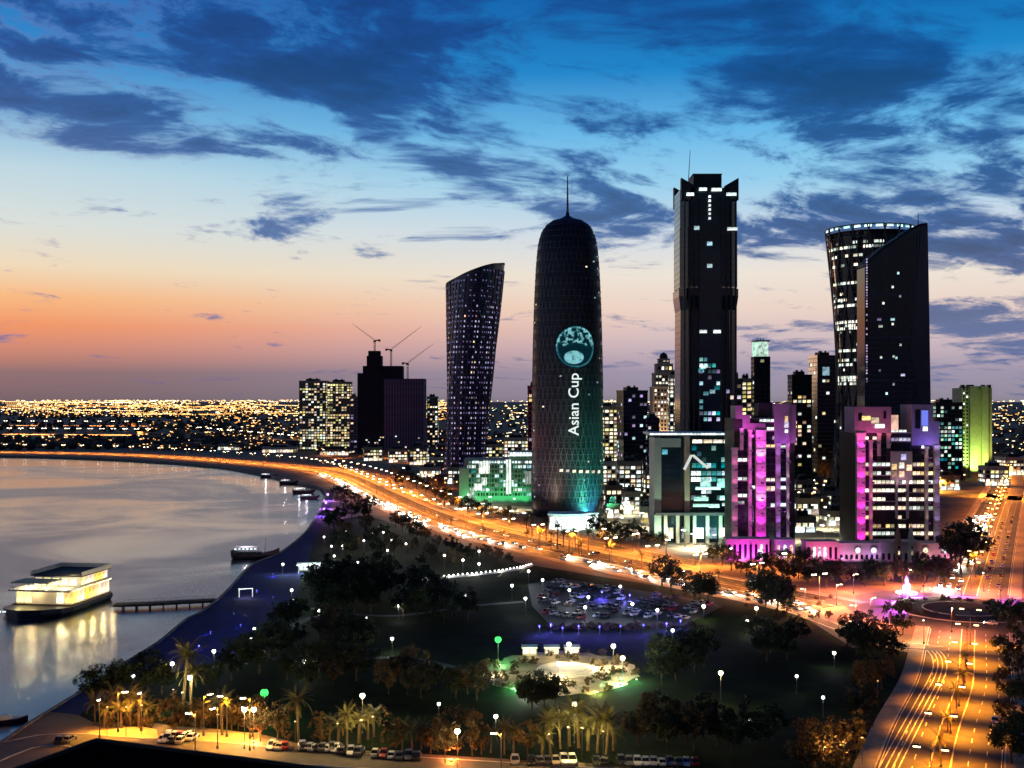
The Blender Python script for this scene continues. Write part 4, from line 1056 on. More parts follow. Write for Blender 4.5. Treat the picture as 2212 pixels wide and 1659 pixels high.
BG = [ # name, label, vx0, vx1, vtop, d, dep, rot, wall, lit, mats, bay, rows
 ('slim_tower', 'slim pale pair-fronted block just right of the unfinished tower', 922, 946, 858, 1750, .8, 0, BEIGE, .3, [WARM, WHITE], 4.2, .2),
 ('red_lit_block', 'dark red lit block peeping out left behind the domed tower', 1140, 1168, 836, 980, .9, 0, mat('red_lit_wall', (.34, .05, .10), .8), .12, [WARM, VIOL], 4.0, 0),  # red light on this block is put into its wall colour
 ('sand_tower', 'yellow lit block immediately right of the domed tower', 1286, 1336, 880, 1150, .8, 0, mat('sand_render', (.5, .42, .26), .85), .66, [YELL, STRIPY, YELL, WARM], 4.2, .4),
 ('blue_glass_tower', 'dark blue glass block between domed tower and stepped tower', 1336, 1400, 846, 1010, .9, 12, NGLASS, .14, [VIOL, COOL, VIOL], 3.6, .05),
 ('blue_annex', 'lower dark blue block adjoining the blue glass block', 1398, 1424, 905, 960, .9, 0, NGLASS, .16, [VIOL, WHITE], 3.6, .05),
 ('lit_annex', 'narrow pale lit slab against the left edge of the stepped tower', 1446, 1464, 812, 1080, .9, 0, CREAM, .4, [STRIPY, WHITE], 4, .2),
 ('violet_block', 'small violet lit block at the right foot of the stepped tower', 1578, 1604, 822, 760, .9, 0, CONC_M, .3, [VIOL, WARM, VIOL], 3.4, .1),
 ('cream_slab', 'thin yellow lit slab left of the lantern topped tower', 1600, 1626, 820, 1000, .8, 0, BEIGE, .6, [YELL, WARM], 4, .2),
 ('dark_block', 'dark block with few lit floors left of the flared tower', 1711, 1754, 812, 1000, .9, 0, CONC_D, .14, [WARM, WHITE, WARM], 3.8, .1),
 ('stepped_dark_tower', 'dark glass tower with pale cap right behind the waisted tower', 1757, 1812, 770, 1040, .9, 10, DGLASS, .10, [WHITE, YELL], 3.8, .06),
 ('green_office', 'green striped office block beside the yellow green tower', 2022, 2080, 872, 1080, .8, 0, CONC_D, .34, [WHITE, TEAL, glow('lit_window_green', (.3, .9, .55), .9, .7, .8)], 3.8, .35),
]
for (nm, lb, a, b_, vt, d_, dp, ro, wl, lt, ms_, by, rw) in BG:
    t = tower(nm, lb, a, b_, vt, d_, dp, ro, wl, None, lt, ms_, by, 3.9, .18 if wl is not NGLASS else .1, rw, cap=100, bandm=FRAME if wl in (NGLASS, DGLASS) else None)
    if nm == 'stepped_dark_tower': win(t, -2, -t['D']/2 - .3, t['h'] - 14, 7, 8, COOL)
    clean(t)
# spired sandstone tower in tiers
dN = 1100.0; k = dN/FPX
T = thing('tiered_tower', 'slim sandstone tower in tiers with a dark domed cap left of the stepped tower', 'tower', (XD(1437, dN), dN, 0))
for (hw_, vb, vt) in ((27, 1040, 835), (23, 835, 805), (18, 805, 785), (12, 785, 774)):
    z0 = max(0, ZD(vb, dN)); z1 = ZD(vt, dN); w = hw_*k
    MB().box(-w, w, 12 - w, 12 + w, z0 + .01, z1).build('tier', mat('sandstone', (.42, .30, .20), .85, var=.2), T)
    MB().box(-w - .4, w + .4, 12 - w - .4, 12 + w + .4, z1 - 1.0, z1 - .02).build('cornice', CREAM, T)
    face_grid(T, 0, 12 - w - .06, 0, w*1.8, z0 + 2, z1 - 2, 3.4, 3.9, .35, [WARM, WHITE, STRIPY], DGLASS, .15, .6, .6, 60)
MB().lathe([(9*k, ZD(774, dN)), (9*k, ZD(768, dN)), (6*k, ZD(763, dN)), (.5, ZD(760, dN))], 16, 0, 12).build('cap', CONC_D, T)
flood(T, (0, -10, 20), (0, 8, 90), 260000, (1, .75, .5), 50)
# lantern topped tower
dL = 980.0; k = dL/FPX
t = tower('lantern_tower', 'dark slim tower crowned by a pale green glowing lantern storey', 1629, 1664, 770, dL, .9, 0, CONC_D, None, .06, [YELL, WHITE], 3.8, 3.9, .15, 0, top=False, cap=30)
w = t['w']; h = t['h']; clean(t)
for i in range(4): MB().box(-w/2 + 1 + i*(w - 2)/4, -w/2 + 1 + (i + 1)*(w - 2)/4 - .7, -w*.42, w*.42, h + .02, ZD(738, dL)).build('lantern_glass', glow('lantern_green', (.62, 1.0, .78), .85, .25, .3), t)
MB().box(-w/2 + .4, w/2 - .4, -w*.44, w*.44, ZD(738, dL), ZD(735, dL)).build('lantern_roof', FRAME, t)
for vx in (1640, 1646, 1652): MB().tube([((vx - 1646)*k, 0, ZD(735, dL)), ((vx - 1646)*k, 0, ZD(730, dL))], .4, 5).build('aerial', STEEL, t)
# yellow green floodlit tower far right
dY = 1110.0; k = dY/FPX
T = thing('green_lit_tower', 'pale tower at far right floodlit yellow green from its foot', 'tower', (XD(2111, dY), dY, 0))
X = lambda vx: (vx - 2111)*k; zY = lambda v: ZD(v, dY)
for (a, b_, y0, vt) in ((2079, 2094, 1, 838), (2094.1, 2112, -2, 834), (2112.1, 2120, 1.4, 840), (2120.1, 2134, -1.6, 834), (2134.1, 2144, 1, 838)):
    MB().box(X(a), X(b_), y0, 26, 0, zY(vt)).build('bay', mat('khaki_stone', (.46, .42, .24), .85, var=.12), T)
for vx in (2084, 2096, 2104, 2128, 2141): MB().box(-1.3, 1.3, 3, 8, zY(838), zY(831)).build('roof_box', CONC_D, T, (X(vx), 0, 0))
for j in range(22):
    for vx in (2083, 2090): win(T, X(vx), .9, 14 + j*3.6, 1.6, 1.8, DARKW if rnd.random() < .7 else STRIPW)
flood(T, (X(2104), -16, .5), (X(2104), -2, 26), 150000, (.55, 1.0, .22), 80, GGRN)
flood(T, (X(2088), -14, .5), (X(2088), 1, 40), 110000, (.5, 1.0, .25), 70, GGRN)
flood(T, (X(2128), -14, .5), (X(2128), 1, 60), 50000, (1.0, .85, .3), 60, GGRN)

# ================================================================ STREET LIGHTING
SOD = (1.0, 0.40, 0.06); SODY = (1.0, 0.52, 0.12)
SODG = glow('sodium_lamp_glass', (1.0, 0.62, 0.20), 14.0)
SODW = glow('sodium_lamp_glass_pale', (1.0, 0.86, 0.58), 14.0)
POST = mat('lamp_post_steel', (0.10, 0.10, 0.10), .5, .5, var=.2, scale=.5)
def street_lamp_proto(h=11.5, arm=2.4, lens=None, double=True, hs=1.0):
    T = inst('street_lamp', None)
    MB().frustum(0, 0, .32, .30, 0, .8, 8).tube([(0,0,.8),(0,0,h)], .14, 6, .08).build('post', POST, T)
    for s in ((-1, 1) if double else (1,)):
        a = MB().tube([(0, 0, h - .8), (0, s*arm*.5, h + .1), (0, s*arm, h + .25)], .07, 5); a.build('arm', POST, T)
        hd = MB().rings([[(-.28*hs, -.6*hs, 0), (.28*hs, -.6*hs, 0), (.28*hs, .6*hs, 0), (-.28*hs, .6*hs, 0)], [(-.24*hs, -.55*hs, .2), (.24*hs, -.55*hs, .2), (.24*hs, .55*hs, .2), (-.24*hs, .55*hs, .2)], [(-.1, -.3*hs, .32), (.1, -.3*hs, .32), (.1, .3*hs, .32), (-.1, .3*hs, .32)]]).build('lamp_head', POST, T, (0, s*arm, h + .2))
        MB().box(-.24*hs, .24*hs, -.52*hs, .52*hs, -.22*hs, -.005).build('lens', lens or SODG, hd)
    return T
def place_lamps(proto, spots, label, group, cat='street lamp', power=20000, col=SOD, h=11.2, cone=165, kind='SPOT', offs=(0,), blend=.5, radius=.5):
    ld = bpy.data.lights.new('street_bulb', kind); ld.energy = power; ld.color = col; ld.shadow_soft_size = radius
    if kind == 'SPOT': ld.spot_size = radians(cone); ld.spot_blend = blend
    for (p, a) in spots:
        o = copy_tree(proto); o.location = (p[0], p[1], 0.1); o.rotation_euler = (0, 0, a); tag(o, label, cat, group)
        for oy in offs:
            l = bpy.data.objects.new('bulb_light', ld); COL.objects.link(l); l.parent = o; l.location = (0, oy, h)
def drop(o):
    for ch in list(o.children): drop(ch)
    bpy.data.objects.remove(o)
pr = street_lamp_proto(11.5, 2.6, SODG, True, 1.25)
near_l = [(Vector(q), atan2(93, 45)) for q in ((127,308),(116,285),(104.6,262),(93,238),(82,215),(138,333),(149,357))]
place_lamps(pr, near_l, 'twin armed sodium street lamp on the median of the near avenue', 'lamps along the near avenue median', power=72000, col=(1, .30, .015), cone=108, offs=(-3.4, 3.4), blend=1.0)
place_lamps(pr, [(p, h) for p, h in along(farroad, 36, 0, 20)], 'twin armed sodium street lamp on the boulevard beyond the roundabout', 'lamps along the far boulevard', power=80000, col=(1, .27, .03))
place_lamps(pr, [(p, h) for p, h in along(cross, 55, 0, 10)], 'twin armed sodium street lamp on the distant cross road at right', 'lamps along the cross road', power=320000, col=(1, .34, .03))
drop(pr)
pr = street_lamp_proto(12.0, 2.8, SODW, True, 1.7)
cl = [(p, h) for p, h in along(corn, 33, 0, 15)]
place_lamps(pr, [q for q in cl if q[0].y < 1000], 'twin armed street lamp on the curving corniche median near the park', 'lamps along the corniche beside the park', power=95000, col=(1, .29, .03))
place_lamps(pr, [q for q in cl if q[0].y >= 1000 and q[0].x > -900], 'twin armed street lamp on the far corniche along the bay', 'lamps along the far corniche', power=150000, col=(1, .30, .03))
drop(pr)
pr = street_lamp_proto(14.0, 3.4, glow('far_lamp_glass', (1.0, 0.9, 0.66), 10.0), True, 3.4)
far1 = [(G(vx, 938 + vx*.006), 0.0) for vx in range(20, 330, 25)]
far2 = [(G(vx, 919 + vx*.004), 0.0) for vx in range(12, 330, 29)]
far3 = [(G(vx, 949 + (vx - 560)*.10), 0.0) for vx in range(430, 650, 22)]
place_lamps(pr, [(p, pi/2) for p, a in far1], 'bright white lamp in the lower row behind the far shore', 'lower row of lamps behind the far shore', power=380000, col=(1, .38, .1), h=13)
place_lamps(pr, [(p, pi/2) for p, a in far2], 'bright white lamp in the upper row behind the far shore', 'upper row of lamps behind the far shore', power=460000, col=(1, .34, .1), h=13)
place_lamps(pr, [(p, pi/2) for p, a in far3], 'bright lamp in the lit district left of the apartment towers', 'lamps left of the apartment towers', power=220000, col=(1, .6, .3), h=13)
drop(pr)
pr = street_lamp_proto(8.0, 1.6, SODW, False, .9)
place_lamps(pr, [((RC.x + 46*cos(a), RC.y + 46*sin(a)), a + pi/2) for a in (.35, 1.0, 1.65, 2.3, 2.95, 3.6, 4.25, 5.5)], 'single armed lamp round the outer rim of the roundabout', 'lamps round the roundabout', power=75000, col=(1, .24, .10), h=8.2)
place_lamps(pr, [(p, h + pi) for p, h in along(slip, 34, -5.2, 10)], 'single armed lamp along the slip road at the park corner', 'lamps along the slip road', power=26000, col=(1, .48, .2), h=8.2)
drop(pr)
# lamps in the streets between the towers
pr = street_lamp_proto(9.0, 1.2, glow('plaza_lamp_glass', (.9, 1.0, .86), 9.0), False, 1.9)
city = [(1012,1095),(1060,1100),(1110,1104),(1330,1090),(1352,1112),(1310,1130),(1375,1080),(1340,1150),(1390,1140),(1420,1150),(1452,1168),(1500,1190),(1545,1192),(1360,1035),(1312,1040),(1345,1005),(1728,1150),(1760,1120),(1790,1145),(1760,1060),(1800,1095),(1740,1040),(1825,1120),(1720,1010),(1480,1182),(1700,1170),(1780,1170)]
place_lamps(pr, [(G(*q), rnd.random()*6) for q in city], 'white plaza lamp among the tower feet', 'plaza lamps among the towers', power=70000, col=(.95, 1.0, .76), h=9.2, kind='SPOT')
warm_city = [(790,985),(840,990),(900,1000),(930,1030),(960,1055),(700,985),(740,990),(1000,1130),(1080,1128),(1130,1140),(960,1085),(905,1045),(870,1030),(1380,1190),(1440,1205),(1500,1222),(1580,1225),(1640,1230),(1700,1238)]
place_lamps(pr, [(G(*q), rnd.random()*6) for q in warm_city], 'orange lamp beside the corniche at the edge of the towers', 'lamps between corniche and towers', power=55000, col=(1, .27, .04), h=9.2, kind='SPOT')
place_lamps(pr, [(p, h) for p, h in along(frontage, 27, 0, 8)], 'pale lamp on the frontage road between corniche and towers', 'lamps on the frontage road', power=90000, col=(1, .30, .03), h=9.2)
drop(pr)

# ================================================================ FAR CITY (reads as one mass of lights)
fc = {'dark': MB(), 'w': MB(), 'y': MB(), 'o': MB(), 'g': MB()}
def far_block(vx, vy, big=1.0):
    p = G(vx, vy); d = p.y
    w = rnd.uniform(10, 34) * big; h = rnd.uniform(5, 14) * big * (1.6 if rnd.random() < .08 else 1); l = rnd.uniform(10, 30)
    fc['dark'].box(p.x - w/2, p.x + w/2, d, d + l, 0, h)
    nl = rnd.choice([1, 2, 2, 3, 4])
    for i in range(nl):
        s = d / 2400.0
        ww = min(8.0, math.exp(rnd.gauss(.75, .6))) * max(.7, s); hh = rnd.uniform(.6, 1.5) * max(.7, s); x = p.x + rnd.uniform(-w/2, w/2); z = rnd.uniform(2, max(3, h))
        fc[rnd.choice('wyyyoooo' if vx < 1000 else 'wwyyog')].box(x - ww/2, x + ww/2, d - 1.0, d - .4, z, z + hh)
def clump(vx, vy):                                     # districts differ: bright quarters, dark gaps
    return .5 + .5*sin(vx*.021 + 1.3*sin(vy*.11)) * sin(vx*.0087 + vy*.09 + 2.0) + .25*sin(vx*.07 + vy*.4)
n_fb = 0
while n_fb < 3000:
    vx = rnd.uniform(-60, 1000) if rnd.random() < .72 else rnd.uniform(980, 2300)
    vy = HY + 2.6 + 46 * rnd.random() ** 1.7
    if 903 < vy < 960 and vx < 420: continue
    if rnd.random() > .18 + clump(vx, vy): continue
    far_block(vx, vy); n_fb += 1
for i in range(46):                                        # lit streets running away or across
    vx = rnd.uniform(-60, 1000) if i < 34 else rnd.uniform(1000, 2300); vy = HY + rnd.uniform(6, 40); L = rnd.uniform(60, 240); kk = rnd.choice('yyoow'); sl2 = rnd.uniform(-.03, .03)
    for q in range(int(L / 4)):
        p = G(vx + q*4, vy + q*4*sl2); s = p.y / 2400.0
        if p.y > 0: fc[kk].box(p.x - 1.3*s, p.x + 1.3*s, p.y, p.y + .5, 8, 8 + 1.1*s)
for i in range(200): far_block(rnd.uniform(300, 660), rnd.uniform(910, 975), .8)
for i in range(160): far_block(rnd.uniform(660, 1160), rnd.uniform(900, 985), .8)
for i in range(90): far_block(rnd.uniform(-40, 330), rnd.uniform(945, 968), .5)
for i in range(60): far_block(rnd.uniform(2140, 2230), rnd.uniform(900, 1010), .8)
def clear_of_roads(p):
    return min((Vector((p.x, p.y)) - q).length for q in corn[::2]) > 60 and min((Vector((p.x, p.y)) - q).length for q in farroad[::2]) > 30
for (x0, x1, y0, y1, nn_) in ((1296, 1470, 960, 1100, 170), (1690, 1860, 960, 1110, 130), (930, 1160, 940, 1075, 130), (2010, 2090, 960, 1040, 40), (2150, 2300, 900, 1020, 60), (1470, 1700, 950, 1060, 60)):
    for i in range(nn_):
        vx, vy = rnd.uniform(x0, x1), rnd.uniform(y0, y1); p = G(vx, vy)
        if p.y < 640 or not clear_of_roads(p): continue
        w = rnd.uniform(4, 10); h = rnd.uniform(3, 12)
        fc['dark'].box(p.x - w/2, p.x + w/2, p.y, p.y + w, 0, h)
        for q in range(rnd.choice([1, 2, 2, 3])):
            ww = rnd.uniform(.8, 2.6); x = p.x + rnd.uniform(-w/2, w/2); z = rnd.uniform(1, h)
            fc[rnd.choice('wwwgyyo')].box(x - ww/2, x + ww/2, p.y - .6, p.y - .2, z, z + rnd.uniform(.7, 1.6))
root = thing('far_city', 'wide belt of low far city buildings with countless lights under the horizon', 'city'); root['kind'] = 'stuff'
fc['dark'].build('far_building', mat('far_building_render', (.10, .08, .07), .9, var=.5, scale=.004), root, kind='stuff')
for kk, c, s_ in (('w', (1, .9, .66), 3.4), ('y', (1, .68, .28), 3.4), ('o', (1, .44, .11), 2.8), ('g', (.75, 1, .6), 2.0)):
    fc[kk].build('far_light', glow('far_light_' + {'w': 'white', 'y': 'yellow', 'o': 'orange', 'g': 'green'}[kk], c, s_), root, kind='stuff')
# low buildings at the tower feet that can be told apart
LOW = [(782,826,968,1420),(836,880,972,1380),(884,925,965,1330),(930,962,990,1250),(966,1004,1012,1030),(905,950,1012,1120),(1088,1148,948,1180),(1040,1086,962,1200),(1300,1332,1000,880),(1304,1345,1052,790),(1336,1392,1000,870),(1346,1384,1066,760),
       (1392,1420,1020,820),(1384,1418,1098,705),(1308,1340,1092,735),(1716,1758,1040,900),(1720,1770,1080,760),(1772,1822,1064,800),(1780,1846,1108,690),(1716,1762,1120,655),(2030,2074,1030,960),(2128,2180,1010,1010),(2165,2230,990,1150),(690,760,972,1560),(560,640,968,1640),(470,550,962,1720)]
for i, (a, b_, vt, d_) in enumerate(LOW):
    wl = rnd.choice([BEIGE, CREAM, CONC_M, BEIGE]); t = tower('low_building', 'low lit building standing among the feet of the towers', a, b_, vt, d_, .7, rnd.choice([0, 0, 8, -8]), wl, DGLASS, .7, [WARM, WHITE, STRIPY, YELL] if vt < 1000 or a > 1600 else [WHITE, STRIPW, WARM, STRIPY], 4.0, 3.6, .2, .3, cap=46, cat='building', group='low buildings among the towers')
    nsf = max(2, int(t['w'] / 5))
    for q in range(nsf): win(t, -t['w']/2 + t['w']*(q + .5)/nsf, -t['D']/2 - .45, 2.2, t['w']/nsf*.84, 3.2, rnd.choice([STRIPY, STRIPW, WARM, glow('shopfront_peach', (1, .66, .42), 1.8, .5, .6)]), 0, 'shopfront')
    clean(t)

# ================================================================ VEGETATION
def leafy(m, rx, ry, rz, zc, nclump, per, size, seed, hollow=.45):
    r = random.Random(seed); mb = MB()
    for c in range(nclump):
        while True:
            q = Vector((r.uniform(-1,1), r.uniform(-1,1), r.uniform(-1,1)))
            if hollow < q.length < 1: break
        cc = Vector((q.x*rx, q.y*ry, zc + q.z*rz)); cs = r.uniform(.55, 1.0) * rx * .36
        for k in range(per):
            d_ = Vector((r.gauss(0,1), r.gauss(0,1), r.gauss(0,.8))).normalized() * cs * r.random() ** .4
            p = cc + d_; n1 = Vector((r.gauss(0,1), r.gauss(0,1), r.gauss(.6,1))).normalized(); u = n1.orthogonal().normalized(); w = n1.cross(u)
            s = size * r.uniform(.6, 1.3); tw = r.uniform(0, pi); u2 = u*cos(tw) + w*sin(tw); w2 = n1.cross(u2)
            mb.add([p - u2*s, p - w2*s*.45, p + u2*s, p + w2*s*.45], [(0,1,2,3)])
    return mb.mesh('crown', m)
LEAF = mat('tree_leaves', (0.028, 0.036, 0.015), .7, var=.5, scale=.25, spec=.2, objvar=.4)
LEAFB = mat('dry_leaves', (0.085, 0.058, 0.026), .75, var=.5, scale=.25, spec=.2, objvar=.35)
BARK = mat('bark', (0.07, 0.05, 0.035), .9, var=.3, scale=1.0, bump=.4)
def trunk_mesh(h, r, seed, limbs=5, spread=2.2):
    q = random.Random(seed); mb = MB().tube([(0,0,0), (q.uniform(-.15,.15), q.uniform(-.15,.15), h*.5), (q.uniform(-.3,.3), q.uniform(-.3,.3), h)], r, 7, r*.6)
    for i in range(limbs):
        a = 2*pi*i/limbs + q.uniform(-.4,.4); mb.tube([(0,0,h*q.uniform(.6,.95)), (cos(a)*spread*.5, sin(a)*spread*.5, h*1.25), (cos(a)*spread, sin(a)*spread, h*1.7)], r*.5, 5, r*.15)
    return mb.mesh('trunk', BARK)
CROWNS = {'broad': [(leafy(LEAF, 4.4, 4.4, 3.1, 6.0, 30, 42, .42, s), trunk_mesh(3.4, .3, s)) for s in (1, 2, 3)],
          'dry': [(leafy(LEAFB, 3.8, 3.8, 3.2, 5.8, 26, 40, .38, s), trunk_mesh(3.2, .25, s)) for s in (4, 5, 6)],
          'round': [(leafy(LEAF, 3.4, 3.4, 3.6, 5.2, 28, 44, .40, s, .3), trunk_mesh(2.4, .22, s, 4, 1.4)) for s in (7, 8)],
          'column': [(leafy(LEAFB, 1.9, 1.9, 4.4, 5.6, 24, 40, .34, s, .2), trunk_mesh(2.4, .18, s, 3, .8)) for s in (9, 10)]}
SHRUBM = [leafy(LEAFB, 1.3, 1.3, .9, .9, 14, 26, .24, s, .1) for s in (21, 22)]
def tree(kind, x, y, s, label, group=None, z=0.03, name='leafy_tree'):
    cm, tm = rnd.choice(CROWNS[kind]); T = thing(name, label, 'tree', (x, y, z), rnd.random()*6.28, group); T.scale = (s, s, s*rnd.uniform(.88, 1.12))
    inst('trunk', tm, T); inst('crown', cm, T); return T
def shrub(x, y, s, label, group):
    me = rnd.choice(SHRUBM); o = inst('shrub', me, None, (x, y, .03), rnd.random()*6, (s, s, s*rnd.uniform(.8, 1.2))); tag(o, label, 'shrub', group)
# palms: trunk with leaf scars, separate arching fronds
PALM = mat('palm_fronds', (0.075, 0.072, 0.026), .6, var=.35, scale=.4, spec=.25, objvar=.3)
PTR = mat('palm_trunk', (0.12, 0.085, 0.05), .9, var=.3, scale=1.2, bump=.4)
def frond_mesh(L, droop, seed):
    q = random.Random(seed); mb = MB(); n = 13; pts = []
    for i in range(n + 1):
        t_ = i / n; pts.append(Vector((L*(t_ - .12*t_*t_*droop), 0, L*(.42*t_ - .62*droop*t_*t_))))
    mb.tube([pts[0], pts[4], pts[8], pts[n]], .05, 3, .015)
    for i in range(1, n + 1):
        for s in (-1, 1):
            w = .95 * (1 - (i / n) ** 2 * .72) * q.uniform(.85, 1.1); b0 = pts[i-1]; b1 = pts[i-1].lerp(pts[i], .62); tip = pts[i] + Vector((.35, s*w, -.32*w - .1))
            mb.add([b0, b1, tip], [(0,1,2) if s > 0 else (0,2,1)])
    return mb.mesh('frond', PALM)
FROND = [frond_mesh(4.0, dr, i) for i, dr in enumerate((.5, .95, 1.45))]
def ptrunk(h):
    mb = MB(); n = int(h / .55); rings = []
    for i in range(n + 1):
        z = h*i/n; r = .30 - .08*i/n
        for dz, rr in ((0, r*1.12), (h/n*.8, r*.9)): rings.append([(rr*cos(2*pi*k/7), rr*sin(2*pi*k/7), z + dz) for k in range(7)])
    return mb.rings(rings).mesh('trunk', PTR)
PTRUNK = {h: ptrunk(h) for h in (6, 8)}
def palm(x, y, s, label, group=None, h=8, n=22):
    T = thing('date_palm', label, 'palm tree', (x, y, .03), rnd.random()*6.28, group); T.scale = (s*rnd.uniform(.85, 1.15), s*rnd.uniform(.85, 1.15), s*rnd.uniform(.72, 1.22)); T.rotation_euler = (rnd.gauss(0, .05), rnd.gauss(0, .05), rnd.random()*6.28)
    inst('trunk', PTRUNK[h], T)
    MB().lathe([(.2, h - .3), (.45, h + .1), (.42, h + .6), (.12, h + 1.0)], 8).build('crown_shaft', PTR, T) if False else None
    for i in range(n):
        a = 2.4*i; e = i / n
        inst('frond', FROND[0 if e < .34 else (1 if e < .7 else 2)], T, (0, 0, h + .55 - .3*e), rot=(rnd.uniform(-.25, .25), -.75 + 1.05*e + rnd.uniform(-.2, .2), a + rnd.uniform(-.25, .25)))
    return T

# ================================================================ PARK
# globe lamps on posts
GL = glow('globe_glass', (1.0, .98, .86), 7.0); GLG = glow('globe_glass_green', (.06, 1.0, .14), 2.2); GLY = glow('globe_glass_warm', (1.0, .86, .5), 8.0); GLB = glow('globe_glass_blue', (.10, .10, 1.0), 3.0)
def globe_lamp(gm, r, h, name='globe_lamp'):
    T = inst(name, None)
    MB().frustum(0, 0, .26, .2, 0, .5, 8).tube([(0,0,.5),(0,0,h - r*.9)], .09, 6, .06).frustum(0, 0, .1, .32, h - r - .05, h - r*.75, 8).build('post', POST, T)
    MB().lathe([(r*max(.02, sin(pi*i/10)), h - r*cos(pi*i/10)) for i in range(11)], 14).build('globe', gm, T, smooth=True)
    MB().frustum(0, 0, r*.45, .08, h + r*.9, h + r*1.2, 8).build('cap', POST, T)
    return T
def globes(spots, r, h, gm, power, col, label, group, hidden=None):
    pr = globe_lamp(gm, r, h)
    ld = bpy.data.lights.new('globe_bulb', 'POINT'); ld.energy = power; ld.color = col; ld.shadow_soft_size = r
    for i, q in enumerate(spots):
        p = G(q[0], q[1], h); o = pr if i == 0 else copy_tree(pr)
        o.location = (p.x, p.y, .05); tag(o, label if len(spots) > 1 or not hidden else hidden, 'park lamp', group)
    for o in [x for x in S.objects if x.get('group') == group and x.parent is None]:
        l = bpy.data.objects.new('bulb_light', ld); COL.objects.link(l); l.parent = o; l.location = (0, 0, h - r - .35)
PK = [(786,1168),(740,1179),(845,1166),(877,1175),(819,1139),(722,1201),(773,1215),(837,1189),(805,1150),(828,1150),(700,1160),(716,1180),(748,1148)]
globes(PK, .5, 6.0, GL, 1000, (1, .95, .8), 'globe lamp in the grove where park meets promenade', 'globe lamps in the promenade grove')
PK = [(793,1267),(793,1335),(1005,1286),(948,1521),(1721,1461),(1778,1507),(1621,1557),(288,1461)]
globes(PK, .42, 5.0, GL, 200, (.9, 1, .9), 'small white globe lamp alone on the dark lawn', 'small globe lamps on the lawn')
PK = [(861,1309),(847,1380),(657,1429),(1071,1548),(1802,1411),(1453,1362),(1614,1342)]
globes(PK, .52, 4.6, GL, 900, (.92, 1, .78), 'globe lamp with a faint green pool of light on the lawn', 'globe lamps lighting the lawn')
PK = [(462,1407),(372,1434),(543,1378),(550,1359),(630,1275),(633,1297),(689,1319),(611,1219)]
globes(PK, .55, 5.0, GL, 1200, (.85, 1, .85), 'globe lamp on the inner edge of the promenade', 'globe lamps along the promenade')
PK = [(1035,1191),(1035,1218),(1106,1265),(1135,1293),(1172,1253),(1142,1234),(1340,1267),(1271,1290),(1264,1312),(1366,1305),(1000,1210),(960,1200),(1230,1275),(1420,1318)]
globes(PK, .55, 6.5, GL, 1600, (.9, .95, 1), 'white globe lamp standing in the car park', 'globe lamps in the car park')
PK = [(1229,1392),(1325,1396),(1345,1422),(1207,1434)]
globes(PK, .7, 6.5, GLY, 7000, (1, .86, .55), 'warm globe lamp around the lit plaza', 'globe lamps around the plaza')
PK = [(1520,1310),(1634,1314)]
globes(PK, .66, 5.0, GLY, 1600, (.95, 1, .4), 'yellow globe lamp at the park edge by the corniche', 'globe lamps at the park edge')
PK = [(1557,1454),(783,1503),(1241,1522),(410,1464),(988,1580),(548,1533),(528,1533)]
globes(PK, .62, 9.0, GLY, 3800, (1, .8, .38), 'large glaring globe lamp towering beside lit palms', 'large globe lamps among the palms')
PK = [(571,1497),(1076,1382)]
globes(PK, 1.0, 7.0, GLG, 2500, (.1, 1, .25), 'green glowing globe lamp alone on the lawn', 'green globe lamps')
PK = [(1165,1352),(1190,1348),(1215,1356),(1250,1352),(1295,1353),(1340,1352),(1390,1350),(1440,1346),(1470,1340),(1300,1278),(1360,1285)]
globes(PK, .3, 3.0, GLB, 5000, (.10, .08, 1.0), 'low blue lamp along the near edge of the car park', 'blue lamps edging the car park')
PK = [(395,1400),(455,1365),(505,1325),(555,1275),(590,1240),(350,1425),(430,1395),(520,1350),(590,1290)]
globes(PK, .16, 1.0, GLB, 5200, (.05, .06, 1.0), 'blue bollard lamp on the promenade paving', 'blue bollard lamps on the promenade')
PK = [(708,1068),(704,1085),(700,1100)]
globes(PK, .9, 5.0, glow('globe_glass_violet', (.7, .25, 1.0), 4.0), 22000, (.7, .25, 1.0), 'violet lamp on the sharp bend of the shore', 'violet lamps at the bend')

# trees of the park: dark crowns against the lawn
def trees_at(lst, kinds, smin, smax, label, group):
    for (vx, vy) in lst:
        p = G(vx, vy); tree(rnd.choice(kinds), p.x, p.y, rnd.uniform(smin, smax), label, group)
trees_at([(690,1300),(705,1290),(720,1282),(740,1278),(760,1280),(730,1305),(755,1310),(775,1300),(710,1312),(790,1310),(765,1330),(800,1325),(700,1325),(735,1330),(820,1300),(815,1270),(780,1285),(845,1290)], ['broad', 'round'], 1.3, 1.8, 'dark leafy tree in the dense clump beside the promenade', 'dark tree clump beside the promenade')
trees_at([(712,1135),(735,1128),(760,1122),(785,1125),(870,1150),(855,1140),(885,1152),(745,1165),(765,1190),(800,1180),(815,1200),(850,1205),(790,1150),(830,1165),(900,1168),(722,1150),(735,1195),(755,1205)], ['broad', 'dry'], .95, 1.5, 'leafy tree in the lamp lit grove by the bend of the bay', 'grove trees by the bend')
trees_at([(920,1170),(945,1185),(975,1195),(1000,1205),(930,1210),(960,1222),(1020,1215),(1050,1205),(1075,1215),(985,1225),(1100,1222),(890,1195),(910,1225)], ['dry', 'round'], .7, 1.1, 'small dark tree between park path and corniche', 'small trees between path and corniche')
trees_at([(600,1375),(575,1400),(620,1360),(640,1400),(540,1430),(600,1430),(560,1455),(620,1470),(500,1470),(450,1495),(350,1500),(300,1510),(255,1515),(225,1520),(200,1525),(320,1490),(640,1350)], ['broad', 'round'], .9, 1.35, 'dark tree on the slope between lawn and promenade', 'dark trees behind the promenade')
